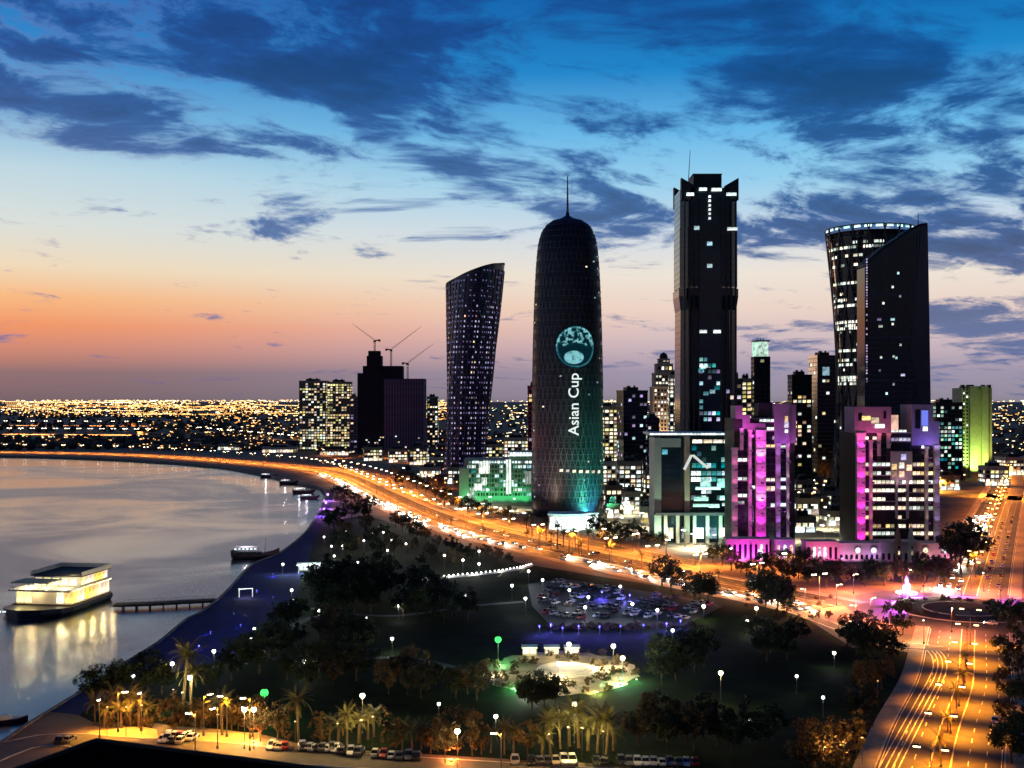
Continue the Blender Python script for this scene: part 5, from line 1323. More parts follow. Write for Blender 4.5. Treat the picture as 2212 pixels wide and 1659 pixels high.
trees_at([(1140,1520),(1160,1514),(1185,1512),(1200,1522),(1150,1535),(1175,1530)], ['round', 'broad'], .75, 1.0, 'dark round tree in front of the lit plaza', 'trees before the plaza')
trees_at([(1430,1266),(1500,1305),(1512,1296),(1530,1302),(1655,1320),(1680,1325),(1690,1310),(1670,1300),(1645,1305),(1700,1325),(1450,1280)], ['round', 'broad'], 1.0, 1.5, 'big dark tree standing between corniche and lawn', 'big trees at the corniche edge of the lawn')
trees_at([(1840,1380),(1855,1392),(1870,1385),(1890,1402),(1830,1398),(1905,1410),(1950,1372),(1935,1365),(1880,1420),(1850,1415),(1920,1430)], ['round', 'dry'], .85, 1.25, 'dark tree in the park corner by the roundabout', 'trees in the park corner')
trees_at([(1860,1500),(1890,1510),(1905,1490),(1840,1560),(1870,1590),(1790,1640),(1820,1655),(1850,1640),(1760,1660),(1835,1620),(1740,1680),(1800,1690),(1865,1560),(1880,1460),(1920,1460)], ['dry', 'column'], .8, 1.2, 'brownish tree lit by the avenue lamps', 'brown trees beside the avenue')
trees_at([(2190,1380),(2212,1400),(2175,1440),(2200,1470),(2180,1520),(2215,1540),(2190,1590),(2210,1630),(2185,1650),(2230,1600),(2150,1340),(2180,1350),(2210,1345)], ['round', 'dry', 'broad'], .8, 1.2, 'dark tree along the right side of the avenue', 'trees right of the avenue')
trees_at([(1580,1232),(1600,1240),(1620,1246),(1650,1240),(1672,1250),(1690,1246),(1705,1258),(1725,1252),(1745,1262),(1765,1256),(1785,1268),(1805,1258),(1825,1268),(1845,1262),(1868,1268),(1888,1258),(1910,1266),(1930,1256),(1950,1262),(1975,1256),(1998,1262),(2020,1254),(2040,1260),(1695,1232),(1680,1225),(1560,1222),(1540,1215),(2050,1245),(1740,1240),(1770,1236),(1990,1242),(2030,1238)], ['dry', 'round', 'broad'], .85, 1.3, 'bushy tree in the belt before the pink podium', 'tree belt before the podium')
for (vx, vy, s) in ((2075,1240,2.6), (2090,1225,2.5), (2066,1222,2.3), (2105,1215,2.2)):
    p = G(vx, vy); tree('round', p.x, p.y, s, 'very tall dark tree right of the pink podium', 'tall dark trees by the boulevard')
trees_at([(1300,1160),(1325,1165),(1350,1170),(1375,1168),(1400,1178),(1310,1178),(1340,1182),(1425,1185),(1280,1150),(1365,1150)], ['broad', 'round'], .9, 1.3, 'green lit tree right of the entrance pavilion', 'trees by the pavilion')
trees_at([(850,1030),(870,1040),(885,1048),(900,1058),(920,1068),(940,1080),(860,1052),(960,1092),(985,1100),(880,1022),(1010,1112),(1040,1118),(1070,1122),(1100,1128)], ['dry', 'broad'], 1.0, 1.5, 'reddish lit tree behind the corniche left of the green block', 'trees behind the corniche')
trees_at([(760,1085),(745,1075),(775,1098),(735,1095),(728,1075),(800,1105),(750,1105)], ['dry', 'broad'], .9, 1.3, 'tree on the verge between violet lamps and corniche', 'verge trees at the bend')
trees_at([(905,1290),(925,1300),(948,1296),(885,1312),(915,1322),(965,1312),(940,1330),(870,1335),(900,1345),(985,1330),(1010,1340),(960,1350)], ['broad', 'round'], .9, 1.4, 'dark tree in the thick clump in the middle of the lawn', 'dark tree clump on the lawn')
trees_at([(690,1385),(715,1392),(740,1380),(765,1398),(720,1415),(750,1425),(785,1410),(700,1440),(735,1450),(690,1465),(660,1490),(720,1480),(770,1470)], ['broad', 'round', 'dry'], .9, 1.35, 'dark tree in the clump between promenade slope and lawn', 'dark tree clump left of the lawn')
trees_at([(1420,1440),(1445,1450),(1470,1438),(1500,1455),(1460,1470),(1430,1478),(1520,1440),(1640,1400),(1665,1412),(1690,1400),(1720,1395),(1655,1430),(1700,1425)], ['broad', 'round'], .8, 1.25, 'dark tree scattered on the right half of the lawn', 'dark trees on the right lawn')
trees_at([(850,1470),(875,1482),(900,1472),(925,1490),(880,1500),(910,1508),(1010,1500),(1030,1512),(985,1510),(840,1500)], ['broad', 'dry'], .8, 1.2, 'dark tree in the clump below the plaza', 'dark tree clump below the plaza')
trees_at([(1400,1590),(1425,1600),(1450,1592),(1480,1605),(1520,1598),(1550,1612),(1600,1605),(1640,1618),(1580,1625),(1500,1622),(1440,1620),(1670,1600),(1380,1610)], ['dry', 'round', 'broad'], .8, 1.2, 'dim brown tree along the bottom of the lawn', 'dim trees along the lawn bottom')
trees_at([(600,1600),(620,1606),(680,1608),(695,1612),(835,1618),(855,1626),(930,1628),(1020,1632),(1040,1630),(1140,1634),(350,1566),(375,1572),(395,1568),(435,1576),(455,1572),(500,1578),(515,1576)], ['dry', 'column'], .6, .95, 'warm lit bushy tree in the bottom row between palms', 'bushy trees in the bottom row')
far_t = MB()
for i in range(420):
    vx = rnd.uniform(-60, 520); vy = rnd.uniform(899, 935) if rnd.random() < .6 else rnd.uniform(948, 972); p = G(vx, vy); r = rnd.uniform(4, 9)
    far_t.lathe([(r*.6, 0), (r, r*.5), (r*.85, r*1.0), (r*.4, r*1.35), (.1, r*1.45)], 7, p.x, p.y)
o = far_t.build('far_grove', mat('far_grove_leaves', (.06, .045, .03), .9, var=.6, scale=.02)); o['kind'] = 'stuff'; tag(o, 'dark far grove of low trees behind the opposite shore', 'grove')

# palms
PL = [(395,1528,1.5,'tall palm brightly lit yellow beside the large lamp',None),(412,1536,1.2,'shorter yellow lit palm touching the tall bright palm',None),
      (480,1588,1.05,'brown palm in the row left of the red lit tree',None),(645,1604,1.05,'single palm with bare trunk behind the parked cars',None)]
for vx, vy, s, lb, g in PL:
    p = G(vx, vy); palm(p.x, p.y, s, lb, g, 8)
for (vx, vy) in ((205,1568),(225,1572),(245,1566),(262,1574),(282,1568),(300,1572),(318,1566),(270,1560),(232,1558)):
    p = G(vx, vy); palm(p.x, p.y, rnd.uniform(.8, 1.05), 'orange brown lit palm in the cluster behind the left court', 'palm cluster behind the left court', 6)
for (vx, vy) in ((712,1600),(730,1606),(750,1610),(775,1606),(795,1598),(808,1592)):
    p = G(vx, vy); palm(p.x, p.y, rnd.uniform(.85, 1.15), 'golden lit palm in the cluster under the tall lamp', 'golden palm cluster', 6)
for (vx, vy) in ((1210,1618),(1230,1612),(1250,1616),(1270,1622),(1290,1626),(1310,1630),(1325,1622),(1190,1632),(1170,1636)):
    p = G(vx, vy); palm(p.x, p.y, rnd.uniform(.85, 1.15), 'yellow lit palm in the cluster right of the orange tree', 'yellow palm cluster', 6)
for (vx, vy) in ((870,1622),(890,1626),(910,1620),(1060,1626),(1090,1630),(1110,1636)):
    p = G(vx, vy); palm(p.x, p.y, rnd.uniform(.7, .9), 'dim palm in the gap between the lit clusters', 'dim palms', 6)
for i, (vx, vy) in enumerate(((1165,1180),(1180,1168),(1190,1178),(1204,1188),(1217,1184),(1229,1196),(1243,1190),(1256,1200),(1150,1160),(1138,1165),(1270,1196))):
    p = G(vx, vy); palm(p.x, p.y, rnd.uniform(1.0, 1.35), 'dark palm standing before the white entrance pavilion', 'palms before the pavilion', 8)
for q, h in along(corn, 26, 0, 5):
    if 430 < q.y < 760 and q.x < 128: palm(q.x, q.y, rnd.uniform(.7, .95), 'orange lit palm on the corniche median', 'palms on the corniche median', 6, 16)
for q, h in along(nearroad, 23, 0, 12):
    if 200 < q.y < 345: palm(q.x, q.y, .7, 'short palm on the avenue median between street lamps', 'palms on the avenue median', 6, 16)
p = G(545, 1592); tree('dry', p.x, p.y, 1.15, 'red orange lit tree at the corner of the right court')
p = G(562, 1602); tree('dry', p.x, p.y, .8, 'small red lit tree right behind the court corner tree')
p = G(988, 1640); tree('dry', p.x, p.y, 1.3, 'orange glowing bushy tree under a lamp at the bottom edge')
p = G(962, 1648); tree('dry', p.x, p.y, .85, 'small orange tree left of the glowing bushy tree')
for i in range(46):
    p = G(rnd.uniform(180, 560), rnd.uniform(1562, 1572) if rnd.random() < .5 else rnd.uniform(1520, 1560)); shrub(p.x, p.y, rnd.uniform(.8, 1.6), 'low shrub below the palms behind the courts', 'shrubs behind the courts')
for i in range(60):
    a = rnd.random()*2*pi; r = rnd.uniform(.55, 1.02); p = G(1210 + 165*r*cos(a), 1455 + 47*r*sin(a)); shrub(p.x, p.y, rnd.uniform(.6, 1.2), 'low planting on the lit plaza', 'plaza planting')
for i in range(70):
    p = G(rnd.uniform(1180, 1500), rnd.uniform(1352, 1362)); shrub(p.x, p.y, rnd.uniform(.5, 1.0), 'blue lit low hedge shrub edging the car park', 'hedge edging the car park')
for i in range(40):
    a = rnd.random()*2*pi; r = rnd.uniform(15, 24); shrub(RC.x + r*cos(a), RC.y + r*sin(a), rnd.uniform(.5, 1.0), 'low violet lit shrub on the roundabout island', 'shrubs on the roundabout')
for i in range(50):
    p = G(rnd.uniform(1600, 1830), rnd.uniform(1290, 1340)); 
    if (p.xy - RC).length > 48: shrub(p.x, p.y, rnd.uniform(.5, .9), 'low shrub on the verges before the roundabout', 'verge shrubs by the roundabout')

# plaza kiosks
for i, (vx, lb) in enumerate(((1144, 'left white lit kiosk behind the plaza'), (1192, 'middle white lit kiosk behind the plaza'), (1236, 'right white lit kiosk behind the plaza'))):
    p = G(vx, 1416); T = thing('plaza_kiosk', lb, 'kiosk', (p.x, p.y, .06))
    MB().box(-2.2, 2.2, 0, 3.2, 0, 2.3).build('wall', CREAM, T); MB().box(-2.5, 2.5, -.6, 3.6, 2.302, 2.6).build('roof', mat('white_render', (1,1,1)), T)
    for x in (-1.1, 1.1): win(T, x, -.06, 1.3, 1.7, 1.3, STRIPY)
    l = lamp_light(T, 'POINT', (0, -2.2, 2.3), 450, (1, .8, .4), .4)
T = thing('plaza_stage', 'low round stone stage with steps in the middle of the lit plaza', 'stage', G(1225, 1448))
for i, r in enumerate((9, 7.5, 6)): MB().frustum(0, 0, r, r, .06 + i*.3, .06 + (i + 1)*.3 - .002, 28).build('step', CREAM, T)
for i, (vx, vy) in enumerate(((1120,1432),(1160,1475),(1130,1492),(1300,1485),(1250,1490),(1340,1470),(1280,1430))):
    p = G(vx, vy); T = thing('park_bench', 'stone bench on the lit plaza', 'bench', (p.x, p.y, .06), rnd.random()*3, 'benches on the plaza')
    MB().box(-1.2, 1.2, -.3, .3, .4, .52).build('seat', CREAM, T)
    for s in (-.9, .9): MB().box(s - .15, s + .15, -.25, .25, 0, .398).build('leg', CREAM, T)
    MB().box(-1.2, 1.2, .24, .32, .523, .95).build('backrest', CREAM, T)
fl_ = [(1110,1492,GREENL,3300),(1340,1480,(.25,1,.4),3960),(1290,1500,(1,.9,.3),4620),(1140,1500,(.95,1,.75),5940),(1070,1460,(1,.85,.6),3300),(1080,1440,(.3,1,.4),1650),(1375,1472,(.1,1,.4),2310),(1200,1470,(1,.85,.5),4620),(1290,1445,(1,.9,.5),3960)]
for vx, vy, c, pw in fl_:
    p = G(vx, vy); T = thing('ground_flood', 'small coloured flood lamp set low at the plaza rim', 'flood lamp', (p.x, p.y, .05), 0, 'flood lamps at the plaza rim')
    MB().frustum(0, 0, .25, .3, 0, .5, 8).build('housing', POST, T); MB().frustum(0, 0, .24, .2, .502, .62, 8).build('lens', glow('rim_lens', (.9, 1, .7), 5.0), T); lamp_light(T, 'POINT', (0, 0, 1.3), pw, c, .3)
# white parapet with bulbs along the park path
T = thing('lit_parapet', 'long low white parapet strung with bulbs along the park path', 'parapet')
ribbon('parapet_wall', path1, 2.1, 2.6, .03, mat('white_render', (1,1,1)), T, h=.9)
bm1 = MB().lathe([(.01, -.3), (.26, -.15), (.3, 0), (.26, .15), (.01, .3)], 8).mesh('bulb', BULB)
for i, (q, h) in enumerate(along(path1, 2.4, 2.3)): inst('bulb', bm1, T, (q.x, q.y, 1.25), 0, (1.1, 1.1, 1.1))
for (q, h) in along(path1, 14, 3.2): lamp_light(T, 'POINT', (q.x, q.y, 2.0), 900, (1, .9, .8), .3)

# promenade canopy, gate, jetty
p = G(684, 1236); T = thing('canopy_pavilion', 'white lit flat roofed canopy on the promenade beside dark trees', 'pavilion', (p.x, p.y, .05), radians(8))
MB().box(-9, 9, -3.5, 3.5, 3.6, 4.1).build('roof', mat('white_render', (1,1,1)), T)
for x in (-8, -4, 0, 4, 8):
    for y in (-3, 3): MB().box(x - .15, x + .15, y - .15, y + .15, 0, 3.598).build('column', mat('white_render', (1,1,1)), T)
for i in range(8): win(T, -7.4 + i*2.1, 3.0, 1.9, 1.8, 2.6, STRIPW)
MB().box(-8.5, 8.5, 3.07, 3.3, 0, 3.59).build('back_wall', CREAM, T)
lamp_light(T, 'POINT', (-4, -5, 5), 7000, (.8, 1, .9), .4); lamp_light(T, 'POINT', (5, -5, 5), 7000, (.8, 1, .9), .4)
p = G(531, 1290); T = thing('jetty_gate', 'white lit gate frame where the jetty meets the promenade', 'gate', (p.x, p.y, .05), radians(15))
for x in (-2.6, 2.6): MB().box(x - .22, x + .22, -.3, .3, 0, 3.2).build('post', mat('white_render', (1,1,1)), T)
MB().box(-2.9, 2.9, -.4, .4, 3.202, 3.55).build('beam', mat('white_render', (1,1,1)), T)
lamp_light(T, 'POINT', (0, -3, 3), 900, (1, .95, .8), .4); win(T, -1.0, -.5, 3.38, 2.4, .3, STRIPW, 0, 'gate_light')
jp = smooth_path([(G(466,1294)).xy, G(400,1297).xy, G(330,1301).xy, G(246,1304).xy], 4.0)
T = thing('jetty', 'long dark jetty on piles from the shore to the floating restaurant', 'jetty')
WOOD = mat('weathered_deck', (.045, .036, .032), .85, var=.35, scale=.6, bump=.3)
ribbon('deck', jp, -2.6, 2.6, -1.0, WOOD, T, h=.85)
for q, h in along(jp, 5.0):
    for o_ in (-2.0, 2.0): MB().tube([(q.x - sin(h)*o_, q.y + cos(h)*o_, WZ - 2), (q.x - sin(h)*o_, q.y + cos(h)*o_, -1.01)], .3, 6).build('pile', WOOD, T)
for o_ in (-2.4, 2.4):
    N_ = normals(jp); MB().tube([(q.x + n_.x*o_, q.y + n_.y*o_, .95) for q, n_ in zip(jp, N_)], .06, 4).build('handrail', STEEL, T)
for q, h in along(jp, 2.4):
    for o_ in (-2.4, 2.4): MB().box(-.05, .05, -.05, .05, -.148, .93).build('rail_post', STEEL, T, (q.x - sin(h)*o_, q.y + cos(h)*o_, 0))

# ================================================================ BOATS
LITW = glow('restaurant_glazing', (1.0, .68, .20), 1.6, .25, .35); LITC = glow('restaurant_lit_cream', (1.0, .88, .5), 1.5, .2, .3)
HULL = mat('dark_hull_paint', (.018, .018, .035), .4, .0, var=.3, scale=.2); WHT = mat('boat_white_paint', (.7, .68, .62), .5, var=.08, scale=.3)
pA = G(150, 1325, WZ); T = thing('floating_restaurant', 'two decked floating restaurant with glowing yellow walls and a dark bow', 'boat', (pA.x, pA.y, WZ), radians(-8))
L_, Wd = 30.0, 23.0
hb = []
for (t_, w, zt) in ((-15, .6, 3.6), (-12, 7, 3.4), (-6, 12, 3.0), (0, 13.2, 2.6), (L_, 13.2, 2.6), (L_ + 3, 10, 2.8)):
    hb.append([(-Wd/2 - w, t_, 1.2), (-Wd/2 - w*.86, t_, -1.2), (-Wd/2 + w*.86, t_, -1.2), (-Wd/2 + w, t_, 1.2), (-Wd/2 + w, t_, zt), (-Wd/2 - w, t_, zt)])
MB().rings([r[::-1] for r in hb]).build('hull', HULL, T)
MB().box(-Wd - 1, 1, .5, L_ + .5, 2.62, 3.0).build('lower_deck', WOOD, T)
MB().box(-Wd, 0, 1.5, L_, 3.002, 8.2).build('lower_cabin', WHT, T)
MB().box(-Wd - 1.2, 1.2, -1.6, L_ + .8, 8.202, 8.8).build('upper_deck', WHT, T)
MB().box(-Wd + 3, -.3, 9, L_ - .2, 8.802, 12.6).build('upper_cabin', WHT, T)
MB().box(-Wd + 2, .8, 8, L_ + .6, 12.602, 13.0).build('roof', mat('dark_roofing', (.03, .028, .03), .8), T)
for (x0, x1, y0, y1) in ((.5, .8, 8, L_ + .6), (-Wd + 2, -Wd + 2.3, 8, L_ + .6), (-Wd + 2.31, .49, L_ + .3, L_ + .6)): MB().box(x0, x1, y0, y1, 13.002, 14.6).build('parapet', WHT, T)
for i in range(9): win(T, .06, 3.0 + i*3.2, 5.7, 2.9, 4.4, LITW, pi/2)
for i in range(6): win(T, -.24, 10.5 + i*3.4, 10.8, 3.0, 3.0, LITW, pi/2)
for i in range(7):
    if i in (2, 3, 4): continue
    win(T, -Wd + 1.8 + i*3.3, 1.44, 5.6, 2.8, 4.2, LITW)
for i in range(5): win(T, -Wd + 5 + i*3.6, 8.94, 10.6, 2.8, 2.6, LITC)
MB().box(-Wd - .6, -8, -1.2, 8.5, 11.2, 11.6).build('terrace_canopy', mat('canopy_cloth', (.62, .54, .34), .8), T)
for x in (-Wd, -16, -9):
    for y in (-.8, 7.5): MB().tube([(x, y, 8.802), (x, y, 11.2)], .12, 6).build('canopy_post', STEEL, T)
for x, y in ((-18, 2), (-12, 4), (-4, 3), (-20, 6)): lamp_light(T, 'POINT', (x, y, 10.6), 1500, (1, .8, .42), .3)
lamp_light(T, 'POINT', (-4, 10, 14.8), 900, (1, .8, .42), .3)
for y in (4, 12, 20, 28): lamp_light(T, 'POINT', (3.0, y, 7.4), 1100, (1, .72, .3), .3)
for x in (-20, -14, -3): lamp_light(T, 'POINT', (x, -1.4, 7.4), 900, (1, .72, .3), .3)
for i in range(4): win(T, -Wd + 1 + i*2.2 - 2, -11.2 + 3.2*0 - .2, 2.3, 1.6, .5, STRIPW, 0, 'deck_light')
for x in range(-24, 2, 2): MB().tube([(x, -1.4, 8.8), (x, -1.4, 9.8)], .05, 4).build('rail_post', WHT, T)
MB().tube([(-24, -1.4, 9.85), (1, -1.4, 9.85)], .06, 4).build('handrail', WHT, T)
def dhow(vx, vy, s, ang, label, group=None):
    p = G(vx, vy, WZ); T = thing('dhow', label, 'boat', (p.x, p.y, WZ), ang, group); T.scale = (s, s, s)
    rr = []
    for (x, w, zb, zt) in ((-9, 1.9, .4, 3.4), (-8, 2.5, -.3, 2.9), (-4, 2.9, -.8, 2.1), (0, 3.0, -.9, 1.9), (4, 2.6, -.7, 2.2), (8, 1.2, .0, 3.2), (10.5, .1, 2.2, 4.4)):
        rr.append([(x, -w*.35, zb), (x, w*.35, zb), (x, w*.9, (zb + zt)/2), (x, w, zt), (x, -w, zt), (x, -w*.9, (zb + zt)/2)])
    MB().rings([r for r in rr]).build('hull', mat('dhow_timber', (.07, .04, .05), .7, var=.3, scale=.4), T)
    MB().box(-8, 3, -2.3, 2.3, 2.3, 2.5).build('deck', WOOD, T)
    MB().box(-7.5, 2, -2.2, 2.2, 4.6, 4.8).build('awning', WHT, T)
    for x in (-7.2, -3, 1.6):
        for y in (-2, 2): MB().tube([(x, y, 2.5), (x, y, 4.6)], .08, 5).build('awning_post', WHT, T)
    MB().tube([(4.5, 0, 2), (4.8, 0, 8.5)], .13, 6, .07).build('mast', WOOD, T)
    for i in range(6): win(T, -7 + i*1.6, -2.3, 4.2, .9, .5, STRIPW, 0, 'deck_light')
    lamp_light(T, 'POINT', (-3, -.5, 6.6), 1500, (1, .8, .95), .2)
dhow(548, 1206, 1.25, radians(4), 'wooden dhow with white lit awning moored at the promenade corner')
for vx, vy, s, a in ((580,1032,.9,.1),(622,1046,.9,.2),(655,1066,1.0,.1),(668,1078,.8,.3)): dhow(vx, vy, s, a, 'small lit dhow moored under the far curve of the shore', 'dhows under the far curve')
p = G(20, 1560, WZ); T = thing('motor_boat', 'small dark motor boat off the left shore', 'boat', (p.x, p.y, WZ), radians(20))
MB().rings([[(x, -w*.6, -.4), (x, w*.6, -.4), (x, w, zt), (x, -w, zt)] for x, w, zt in ((-4, 1.3, .9), (-1, 1.5, .9), (2, 1.2, 1.05), (4.4, .1, 1.4))]).build('hull', HULL, T)
MB().rings([[(-2.5, -1, .9), (.8, -1, .9), (.8, 1, .9), (-2.5, 1, .9)], [(-2.2, -.85, 1.9), (0, -.85, 1.9), (0, .85, 1.9), (-2.2, .85, 1.9)]]).build('cabin', WHT, T)

# ================================================================ CARS
TYRE = mat('tyre_rubber', (.02, .02, .02), .9); CGL = glass('car_glass', (.015, .017, .02), .08, .5)
HLON = glow('headlight_on', (1.0, .94, .78), 40.0); TLON = glow('tail_light_on', (1.0, .05, .02), 7.0); HLOFF = mat('headlight_off', (.6, .6, .58), .2); TLOFF = mat('tail_light_off', (.25, .02, .02), .3)
BODYC = {'white': (.68, .68, .66), 'silver': (.40, .41, .42), 'black': (.02, .02, .022), 'beige': (.40, .34, .24), 'red': (.28, .02, .02), 'grey': (.12, .12, .13)}
def body_mesh(c):
    m_ = mat('car_paint_' + c, BODYC[c], .3, .15, var=.06, scale=.6, spec=.6)
    mb = MB(); st_ = [(-2.28,.66,.40,.60,.78),(-2.18,.80,.28,.60,.86),(-1.3,.90,.22,.62,.90),(0,.92,.20,.62,.90),(.95,.91,.20,.62,.87),(1.6,.88,.22,.56,.76),(2.1,.80,.28,.5,.64),(2.28,.62,.38,.48,.55)]
    mb.rings([[(x,-w*.9,zb),(x,w*.9,zb),(x,w,zm),(x,w*.93,zt),(x,-w*.93,zt),(x,-w,zm)] for x,w,zb,zm,zt in st_])
    mb.rings([[(-1.22,-.66,1.40),(.22,-.66,1.40),(.22,.66,1.40),(-1.22,.66,1.40)],[(-1.1,-.6,1.47),(.1,-.6,1.47),(.1,.6,1.47),(-1.1,.6,1.47)]])
    for x0, x1, xt0, xt1 in ((-1.82,-1.72,-1.22,-1.14),(-.38,-.28,-.4,-.3),(.9,1.0,.14,.22)):
        for s in (-1, 1): mb.rings([[(x0,s*.80,.86),(x1,s*.80,.86),(x1,s*.87,.86),(x0,s*.87,.86)],[(xt0,s*.62,1.41),(xt1,s*.62,1.41),(xt1,s*.68,1.41),(xt0,s*.68,1.41)]])
    return mb.mesh('body', m_)
BM_ = {c: body_mesh(c) for c in BODYC}
CABIN = MB().rings([[(-1.78,-.83,.86),(.96,-.83,.86),(.96,.83,.86),(-1.78,.83,.86)],[(-1.18,-.65,1.41),(.18,-.65,1.41),(.18,.65,1.41),(-1.18,.65,1.41)]]).mesh('cabin_glass', CGL)
def wheel_mesh():
    mb = MB(); mb.rings([[(.33*r*cos(2*pi*i/12), y, .33*r*sin(2*pi*i/12)) for i in range(12)] for r, y in ((.9,-.11),(1,-.07),(1,.07),(.9,.11))]); return mb.mesh('wheel', TYRE)
WHL = wheel_mesh()
HLM = {k_: MB().box(-.06,.06,-.17,.17,-.07,.07).mesh('headlight', m_) for k_, m_ in (('on', HLON), ('off', HLOFF))}
TLM = {k_: MB().box(-.05,.05,-.16,.16,-.07,.07).mesh('tail_light', m_) for k_, m_ in (('on', TLON), ('off', TLOFF))}
hl_spot = bpy.data.lights.new('headlight_beam', 'SPOT'); hl_spot.energy = 38000; hl_spot.color = (1, .9, .72); hl_spot.spot_size = radians(80); hl_spot.spot_blend = .8; hl_spot.shadow_soft_size = .3
def car(x, y, a, c, label, group, on=False, z=.09, wheels=True, beam=False, s=1.0, tall=1.0):
    T = thing('car', label, 'car', (x, y, z), a, group); T.scale = (s, s, s*tall)
    inst('body', BM_[c], T); inst('cabin_glass', CABIN, T); k_ = 'on' if on else 'off'
    if wheels:
        for wx in (-1.4, 1.42):
            for wy in (-.82, .82): inst('wheel', WHL, T, (wx, wy, .33))
    for wy in (-.55, .55):
        inst('headlight', HLM[k_], T, (2.2, wy, .62)); inst('tail_light', TLM[k_], T, (-2.22, wy, .72))
    if beam:
        l = bpy.data.objects.new('headlight_beam', hl_spot); COL.objects.link(l); l.parent = T; l.location = (2.5, 0, .75); l.rotation_euler = (0, radians(-80), 0)
    return T
CC = ['white', 'white', 'silver', 'silver', 'black', 'beige', 'grey', 'grey', 'black', 'red']
def put(q, h, label, group, **kw): car(q[0], q[1], h, kw.pop('c', None) or rnd.choice(CC), label, group, **kw)
# traffic
for off, sp in ((6.0, 26), (10.2, 20), (14.2, 22)):
    for q, h in along(corn, sp, off, rnd.random()*10):
        if rnd.random() < .86 and (q.y < 860 or (q.y < 1180 and off > 10)) and q.x < 120: put(q, h, 'car with headlights on coming along the shore side of the corniche', 'oncoming cars on the corniche', on=True, wheels=False, beam=rnd.random() < .7)
for off, sp in ((-6.5, 30), (-11, 36)):
    for q, h in along(corn, sp, off, rnd.random()*10):
        if rnd.random() < .7 and q.y < 800 and q.x < 120: put(q, h + pi, 'car with red tail lights leaving along the tower side of the corniche', 'departing cars on the corniche', on=True, wheels=False)
for off, sp in ((-5, 22), (-9, 24), (-12.4, 28)):
    for q, h in along(farroad, sp, off, rnd.random()*10):
        if rnd.random() < .8 and q.y < 760: put(q, h + pi, 'car with headlights on coming down the boulevard', 'oncoming cars on the boulevard', on=True, wheels=False, beam=rnd.random() < .5)
for off, sp in ((5, 26), (10, 30)):
    for q, h in along(farroad, sp, off, rnd.random()*10):
        if rnd.random() < .8 and q.y < 740: put(q, h, 'car with red tail lights driving away up the boulevard', 'departing cars on the boulevard', on=True, wheels=False)
for (vx, vy, hd, c, lb) in ((2150,1560,atan2(93,45),'white','white car at the right kerb of the avenue, farther one'), (2148,1580,atan2(93,45),'silver','silver car at the right kerb of the avenue, nearer one'), (1840,1352,-.7,'white','white car entering the roundabout from the corniche'), (1862,1362,-.6,'silver','silver car behind the slip lane trees'), (1660,1300,-1.0,'red','red car on the slip lane by the dark trees'), (2140,1350,2.6,'white','white car circling the right side of the roundabout')):
    p = G(vx, vy); car(p.x, p.y, hd, c, lb, None, on=True, beam=False, z=.12)
# parked cars
rowdir = (G(1480, 1300) - G(1190, 1262)).xy.normalized(); rd = atan2(rowdir.y, rowdir.x)
def inpoly(p, poly):
    c = False; j = len(poly) - 1
    for i in range(len(poly)):
        if (poly[i][1] > p[1]) != (poly[j][1] > p[1]) and p[0] < (poly[j][0]-poly[i][0])*(p[1]-poly[i][1])/(poly[j][1]-poly[i][1]) + poly[i][0]: c = not c
        j = i
    return c
cpoly = [G(*q)[:2] for q in [(1150,1268),(1210,1254),(1475,1293),(1545,1312),(1475,1346),(1195,1346),(1158,1310)]]
c0 = Vector(G(1330, 1305)[:2]); nperp = Vector((-rowdir.y, rowdir.x))
for r in range(-4, 5):
    for i in range(-24, 25):
        q = c0 + nperp*(r*8.6 + (0 if r % 2 else 2.2)) + rowdir*(i*3.0)
        if inpoly(q, cpoly) and rnd.random() < .42: put(q, rd + pi/2 + (pi if rnd.random() < .5 else 0), 'parked car in the large car park beside the corniche', 'cars in the large car park', z=.065, s=rnd.uniform(.95, 1.1), tall=rnd.choice([1, 1, 1.15, 1.25]))
for (v0, v1, n_, lb, g, off) in (((345,1593),(416,1597),9,'car parked in the row between the two courts','cars between the courts',0), ((352,1602),(410,1606),7,'car parked in the front row between the two courts','cars in front between the courts',0),
                             ((588,1617),(735,1622),17,'car parked in the row behind the single palm','cars behind the single palm',0), ((1095,1648),(1500,1652),24,'car parked in the long row at the bottom edge','cars at the bottom edge',0), ((740,1628),(900,1640),10,'car parked on the wide bright verge','cars on the bright verge',0), ((130,1606),(150,1602),2,'car parked left of the dark flat roof','cars left of the dark roof',0)):
    for i in range(n_):
        if rnd.random() < .74:
            p = G(v0[0] + (v1[0]-v0[0])*i/max(1, n_-1), v0[1] + (v1[1]-v0[1])*i/max(1, n_-1)); put(p, pi/2 + rnd.uniform(-.14, .14) + (pi if rnd.random() < .4 else 0), lb, g, z=.1, s=rnd.uniform(.95, 1.1), tall=rnd.choice([1, 1, 1.15, 1.25]))
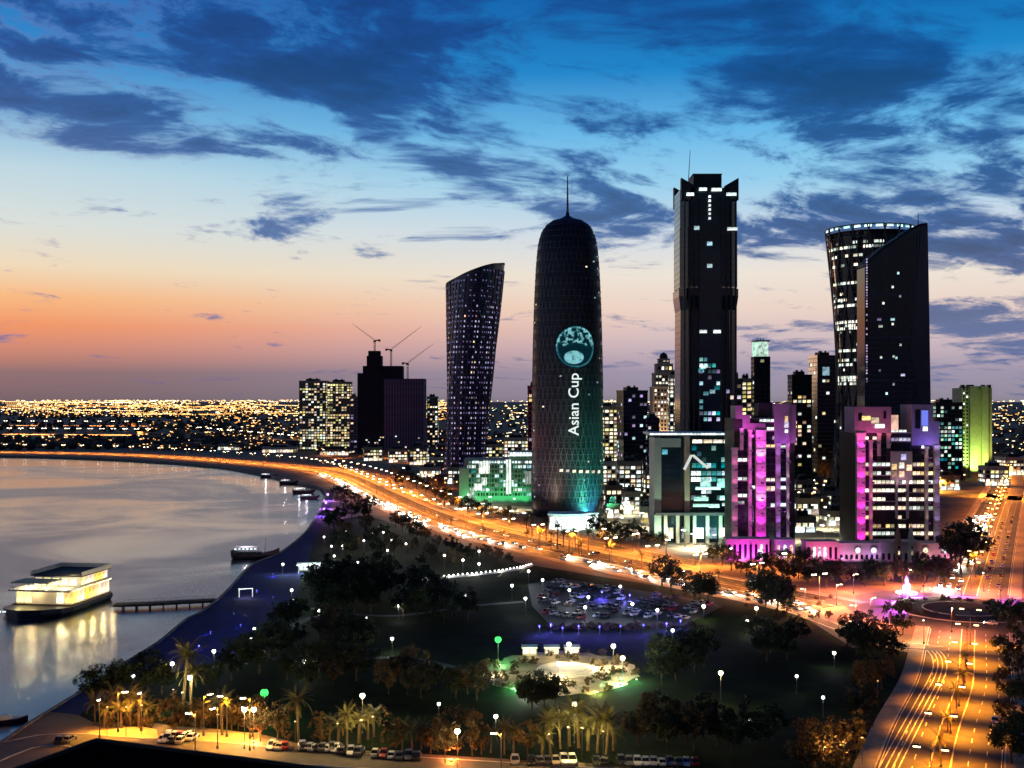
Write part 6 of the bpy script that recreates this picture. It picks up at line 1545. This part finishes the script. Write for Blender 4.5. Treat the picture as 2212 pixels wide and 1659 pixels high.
# lamps over the courts and the service road
pr = street_lamp_proto(9.5, 1.6, SODW, False, 1.2)
place_lamps(pr, [(G(*q), rnd.random()*6) for q in ((255,1582),(305,1580),(215,1596),(440,1590),(490,1592),(540,1596),(470,1618),(540,1622))], 'court lamp pouring yellow light on a court', 'court lamps', power=15000, col=(1, .42, .03), h=9.4, kind='SPOT', cone=110)
place_lamps(pr, [(p_, h_ + pi/2) for p_, h_ in along(svc, 70, 6.0, 10)], 'single armed street lamp along the service road', 'service road lamps', power=5200, col=(1, .42, .08), h=9.6, kind='POINT')
drop(pr)
for i, (vx, vy, pw, c) in enumerate(((404,1546,6500,(1,.82,.3)),(385,1540,3500,(1,.8,.3)),(245,1580,4200,(1,.36,.10)),(285,1580,4600,(1,.38,.12)),(318,1576,3200,(1,.36,.1)),(480,1597,1800,(1,.5,.18)),(645,1613,1500,(1,.55,.2)),(735,1618,3600,(1,.68,.22)),(785,1610,4200,(1,.66,.2)),(810,1602,2600,(1,.66,.2)),
        (1225,1626,4200,(1,.76,.25)),(1255,1628,4200,(1,.76,.25)),(1300,1636,2600,(1,.66,.2)),(1185,1642,2400,(1,.62,.2)),(1810,1668,3200,(1,.46,.10)),(1850,1650,3000,(1,.46,.10)),(1770,1672,2200,(1,.46,.10)),(1885,1520,1500,(1,.36,.10)))):
    p = G(vx, vy); T = thing('added_palm_light', 'slim mast with a small warm lamp in front of lit palms', 'flood lamp', (p.x, p.y - 4.0, .05), 0, 'warm mast lamps before the palms')  # added lamps that brighten the palms and avenue trees
    MB().frustum(0, 0, .2, .28, 6.6, 6.95, 8).build('housing', POST, T); MB().frustum(0, 0, .2, .16, 6.952, 7.05, 8).build('lens', glow('added_mast_lens', (1, .7, .3), 1.2), T); MB().tube([(0, 0, 0), (0, 0, 6.6)], .06, 5).build('post', POST, T); lamp_light(T, 'POINT', (0, 0, 7.2), pw, c, .3)
for (vx, vy) in ((975,1646),(548,1606)):
    p = G(vx, vy); T = thing('ground_flood', 'small orange flood lamp under a glowing tree', 'flood lamp', (p.x, p.y, .05), 0, 'orange tree floods')
    MB().frustum(0, 0, .25, .3, 0, .5, 8).build('housing', POST, T); MB().frustum(0, 0, .24, .2, .502, .62, 8).build('lens', SODG, T); lamp_light(T, 'POINT', (0, 0, 1.6), 5200, (1, .26, .05), .3)
# violet floods on the roundabout island, fountain beyond it
for i, a in enumerate((1.9, 2.6, 3.3, .5, 1.2)):
    T = thing('island_flood', 'violet flood mast on the roundabout island', 'flood lamp', (RC.x + 22*cos(a), RC.y + 22*sin(a), .30), a, 'violet floods on the roundabout')
    MB().tube([(0,0,0),(0,0,5.0)], .1, 6).build('post', POST, T); MB().box(-.3,.3,-.4,.4,5.0,5.5).build('housing', POST, T); MB().box(.301,.36,-.34,.34,5.06,5.44).build('lens', glow('flood_lens_violet', (.6, .2, 1), 5.0), T)
    lamp_light(T, 'SPOT', (.6, 0, 5.3), 85000, (.70, .09, .9), .3, (0, radians(-58), 0), 110, .8)
p = G(1958, 1284); T = thing('fountain', 'white floodlit fountain jet standing before the tree belt', 'fountain', (p.x, p.y, .03))
MB().lathe([(4.2, 0), (4.4, .7), (4.0, .75), (3.9, .4)], 28).build('basin', CREAM, T); MB().lathe([(3.85, .42), (.1, .45)], 24).build('pool', WATER, T)
jet = mat('spray_white', (.82, .85, .86), .9, var=.1, scale=1.5)
for (x, y, r, h) in ((0,0,.75,7.6),(1.2,.3,.5,4.6),(-1.1,-.2,.5,4.2),(.3,-1.1,.45,3.6),(.2,1.2,.45,3.8)):
    MB().lathe([(r*.25, .5), (r*.5, h*.3), (r*.9, h*.62), (r, h*.8), (r*.6, h*.94), (.03, h)], 10, x, y).build('water_jet', jet, T, smooth=True)
for a in range(4): lamp_light(T, 'POINT', (3*cos(a*1.57 + .6), 3*sin(a*1.57 + .6), 1.0), 5000, (.85, 1, .92), .2)
# hotel roof at the lower left, in front of the camera
zr = 30.0
A = G(208, 1602, zr); Lp = G(62, 1655, zr); Rp = G(618, 1655, zr)
dl = (Lp - A); drr = (Rp - A)
Pl = [A.xy, (A + drr*2.4).xy, (A + drr*2.4 + dl*4).xy, (A + dl*4).xy]
T = thing('hotel_wing', 'dark flat roofed hotel wing cutting into the lower left corner', 'building')
RB = mat('roof_membrane', (.005, .004, .004), 1.0, spec=0.0, var=.3, scale=.2); WB = mat('hotel_concrete', (.03, .028, .03), .85, var=.2, scale=.1)
MB().prism([(q.x, q.y) for q in Pl], 0, zr - .3).build('wall', WB, T)
MB().prism([(q.x, q.y) for q in Pl], zr - .298, zr).build('roof', RB, T)
ring = [Vector((q.x, q.y)) for q in Pl] ; cx_ = sum((q for q in ring), Vector((0, 0))) / 4
for i in range(4):
    a_, b_ = ring[i], ring[(i+1) % 4]; dv_ = (b_ - a_); mid = (a_ + b_)/2; ln = dv_.length
    MB().rbox(mid.x, mid.y, ln - .02, .35, zr + .002, zr + .5, atan2(dv_.y, dv_.x)).build('parapet', WB, T)

# ================================================================ labels by place where look-alikes can be counted off
ORD = 'first second third fourth fifth sixth seventh eighth ninth tenth eleventh twelfth thirteenth fourteenth fifteenth sixteenth seventeenth eighteenth nineteenth twentieth'.split()
ORD += ['twenty-' + w for w in ORD[:9]] + ['thirtieth'] + ['thirty-' + w for w in ORD[:5]]
bygrp = {}
for o in S.objects:
    if o.parent is None and o.get('group') and o.get('label'): bygrp.setdefault((o['group'], o['label']), []).append(o)
for (g, lb), os_ in bygrp.items():
    if not 2 <= len(os_) <= 34: continue
    os_.sort(key=lambda o: o.location.x / max(o.location.y, 1.0))
    for i, o in enumerate(os_):
        w = 'leftmost' if i == 0 else ('rightmost' if i == len(os_) - 1 else ORD[i] + ' from left')
        if len(lb.split()) + 3 <= 16: o['label'] = lb + ', ' + w
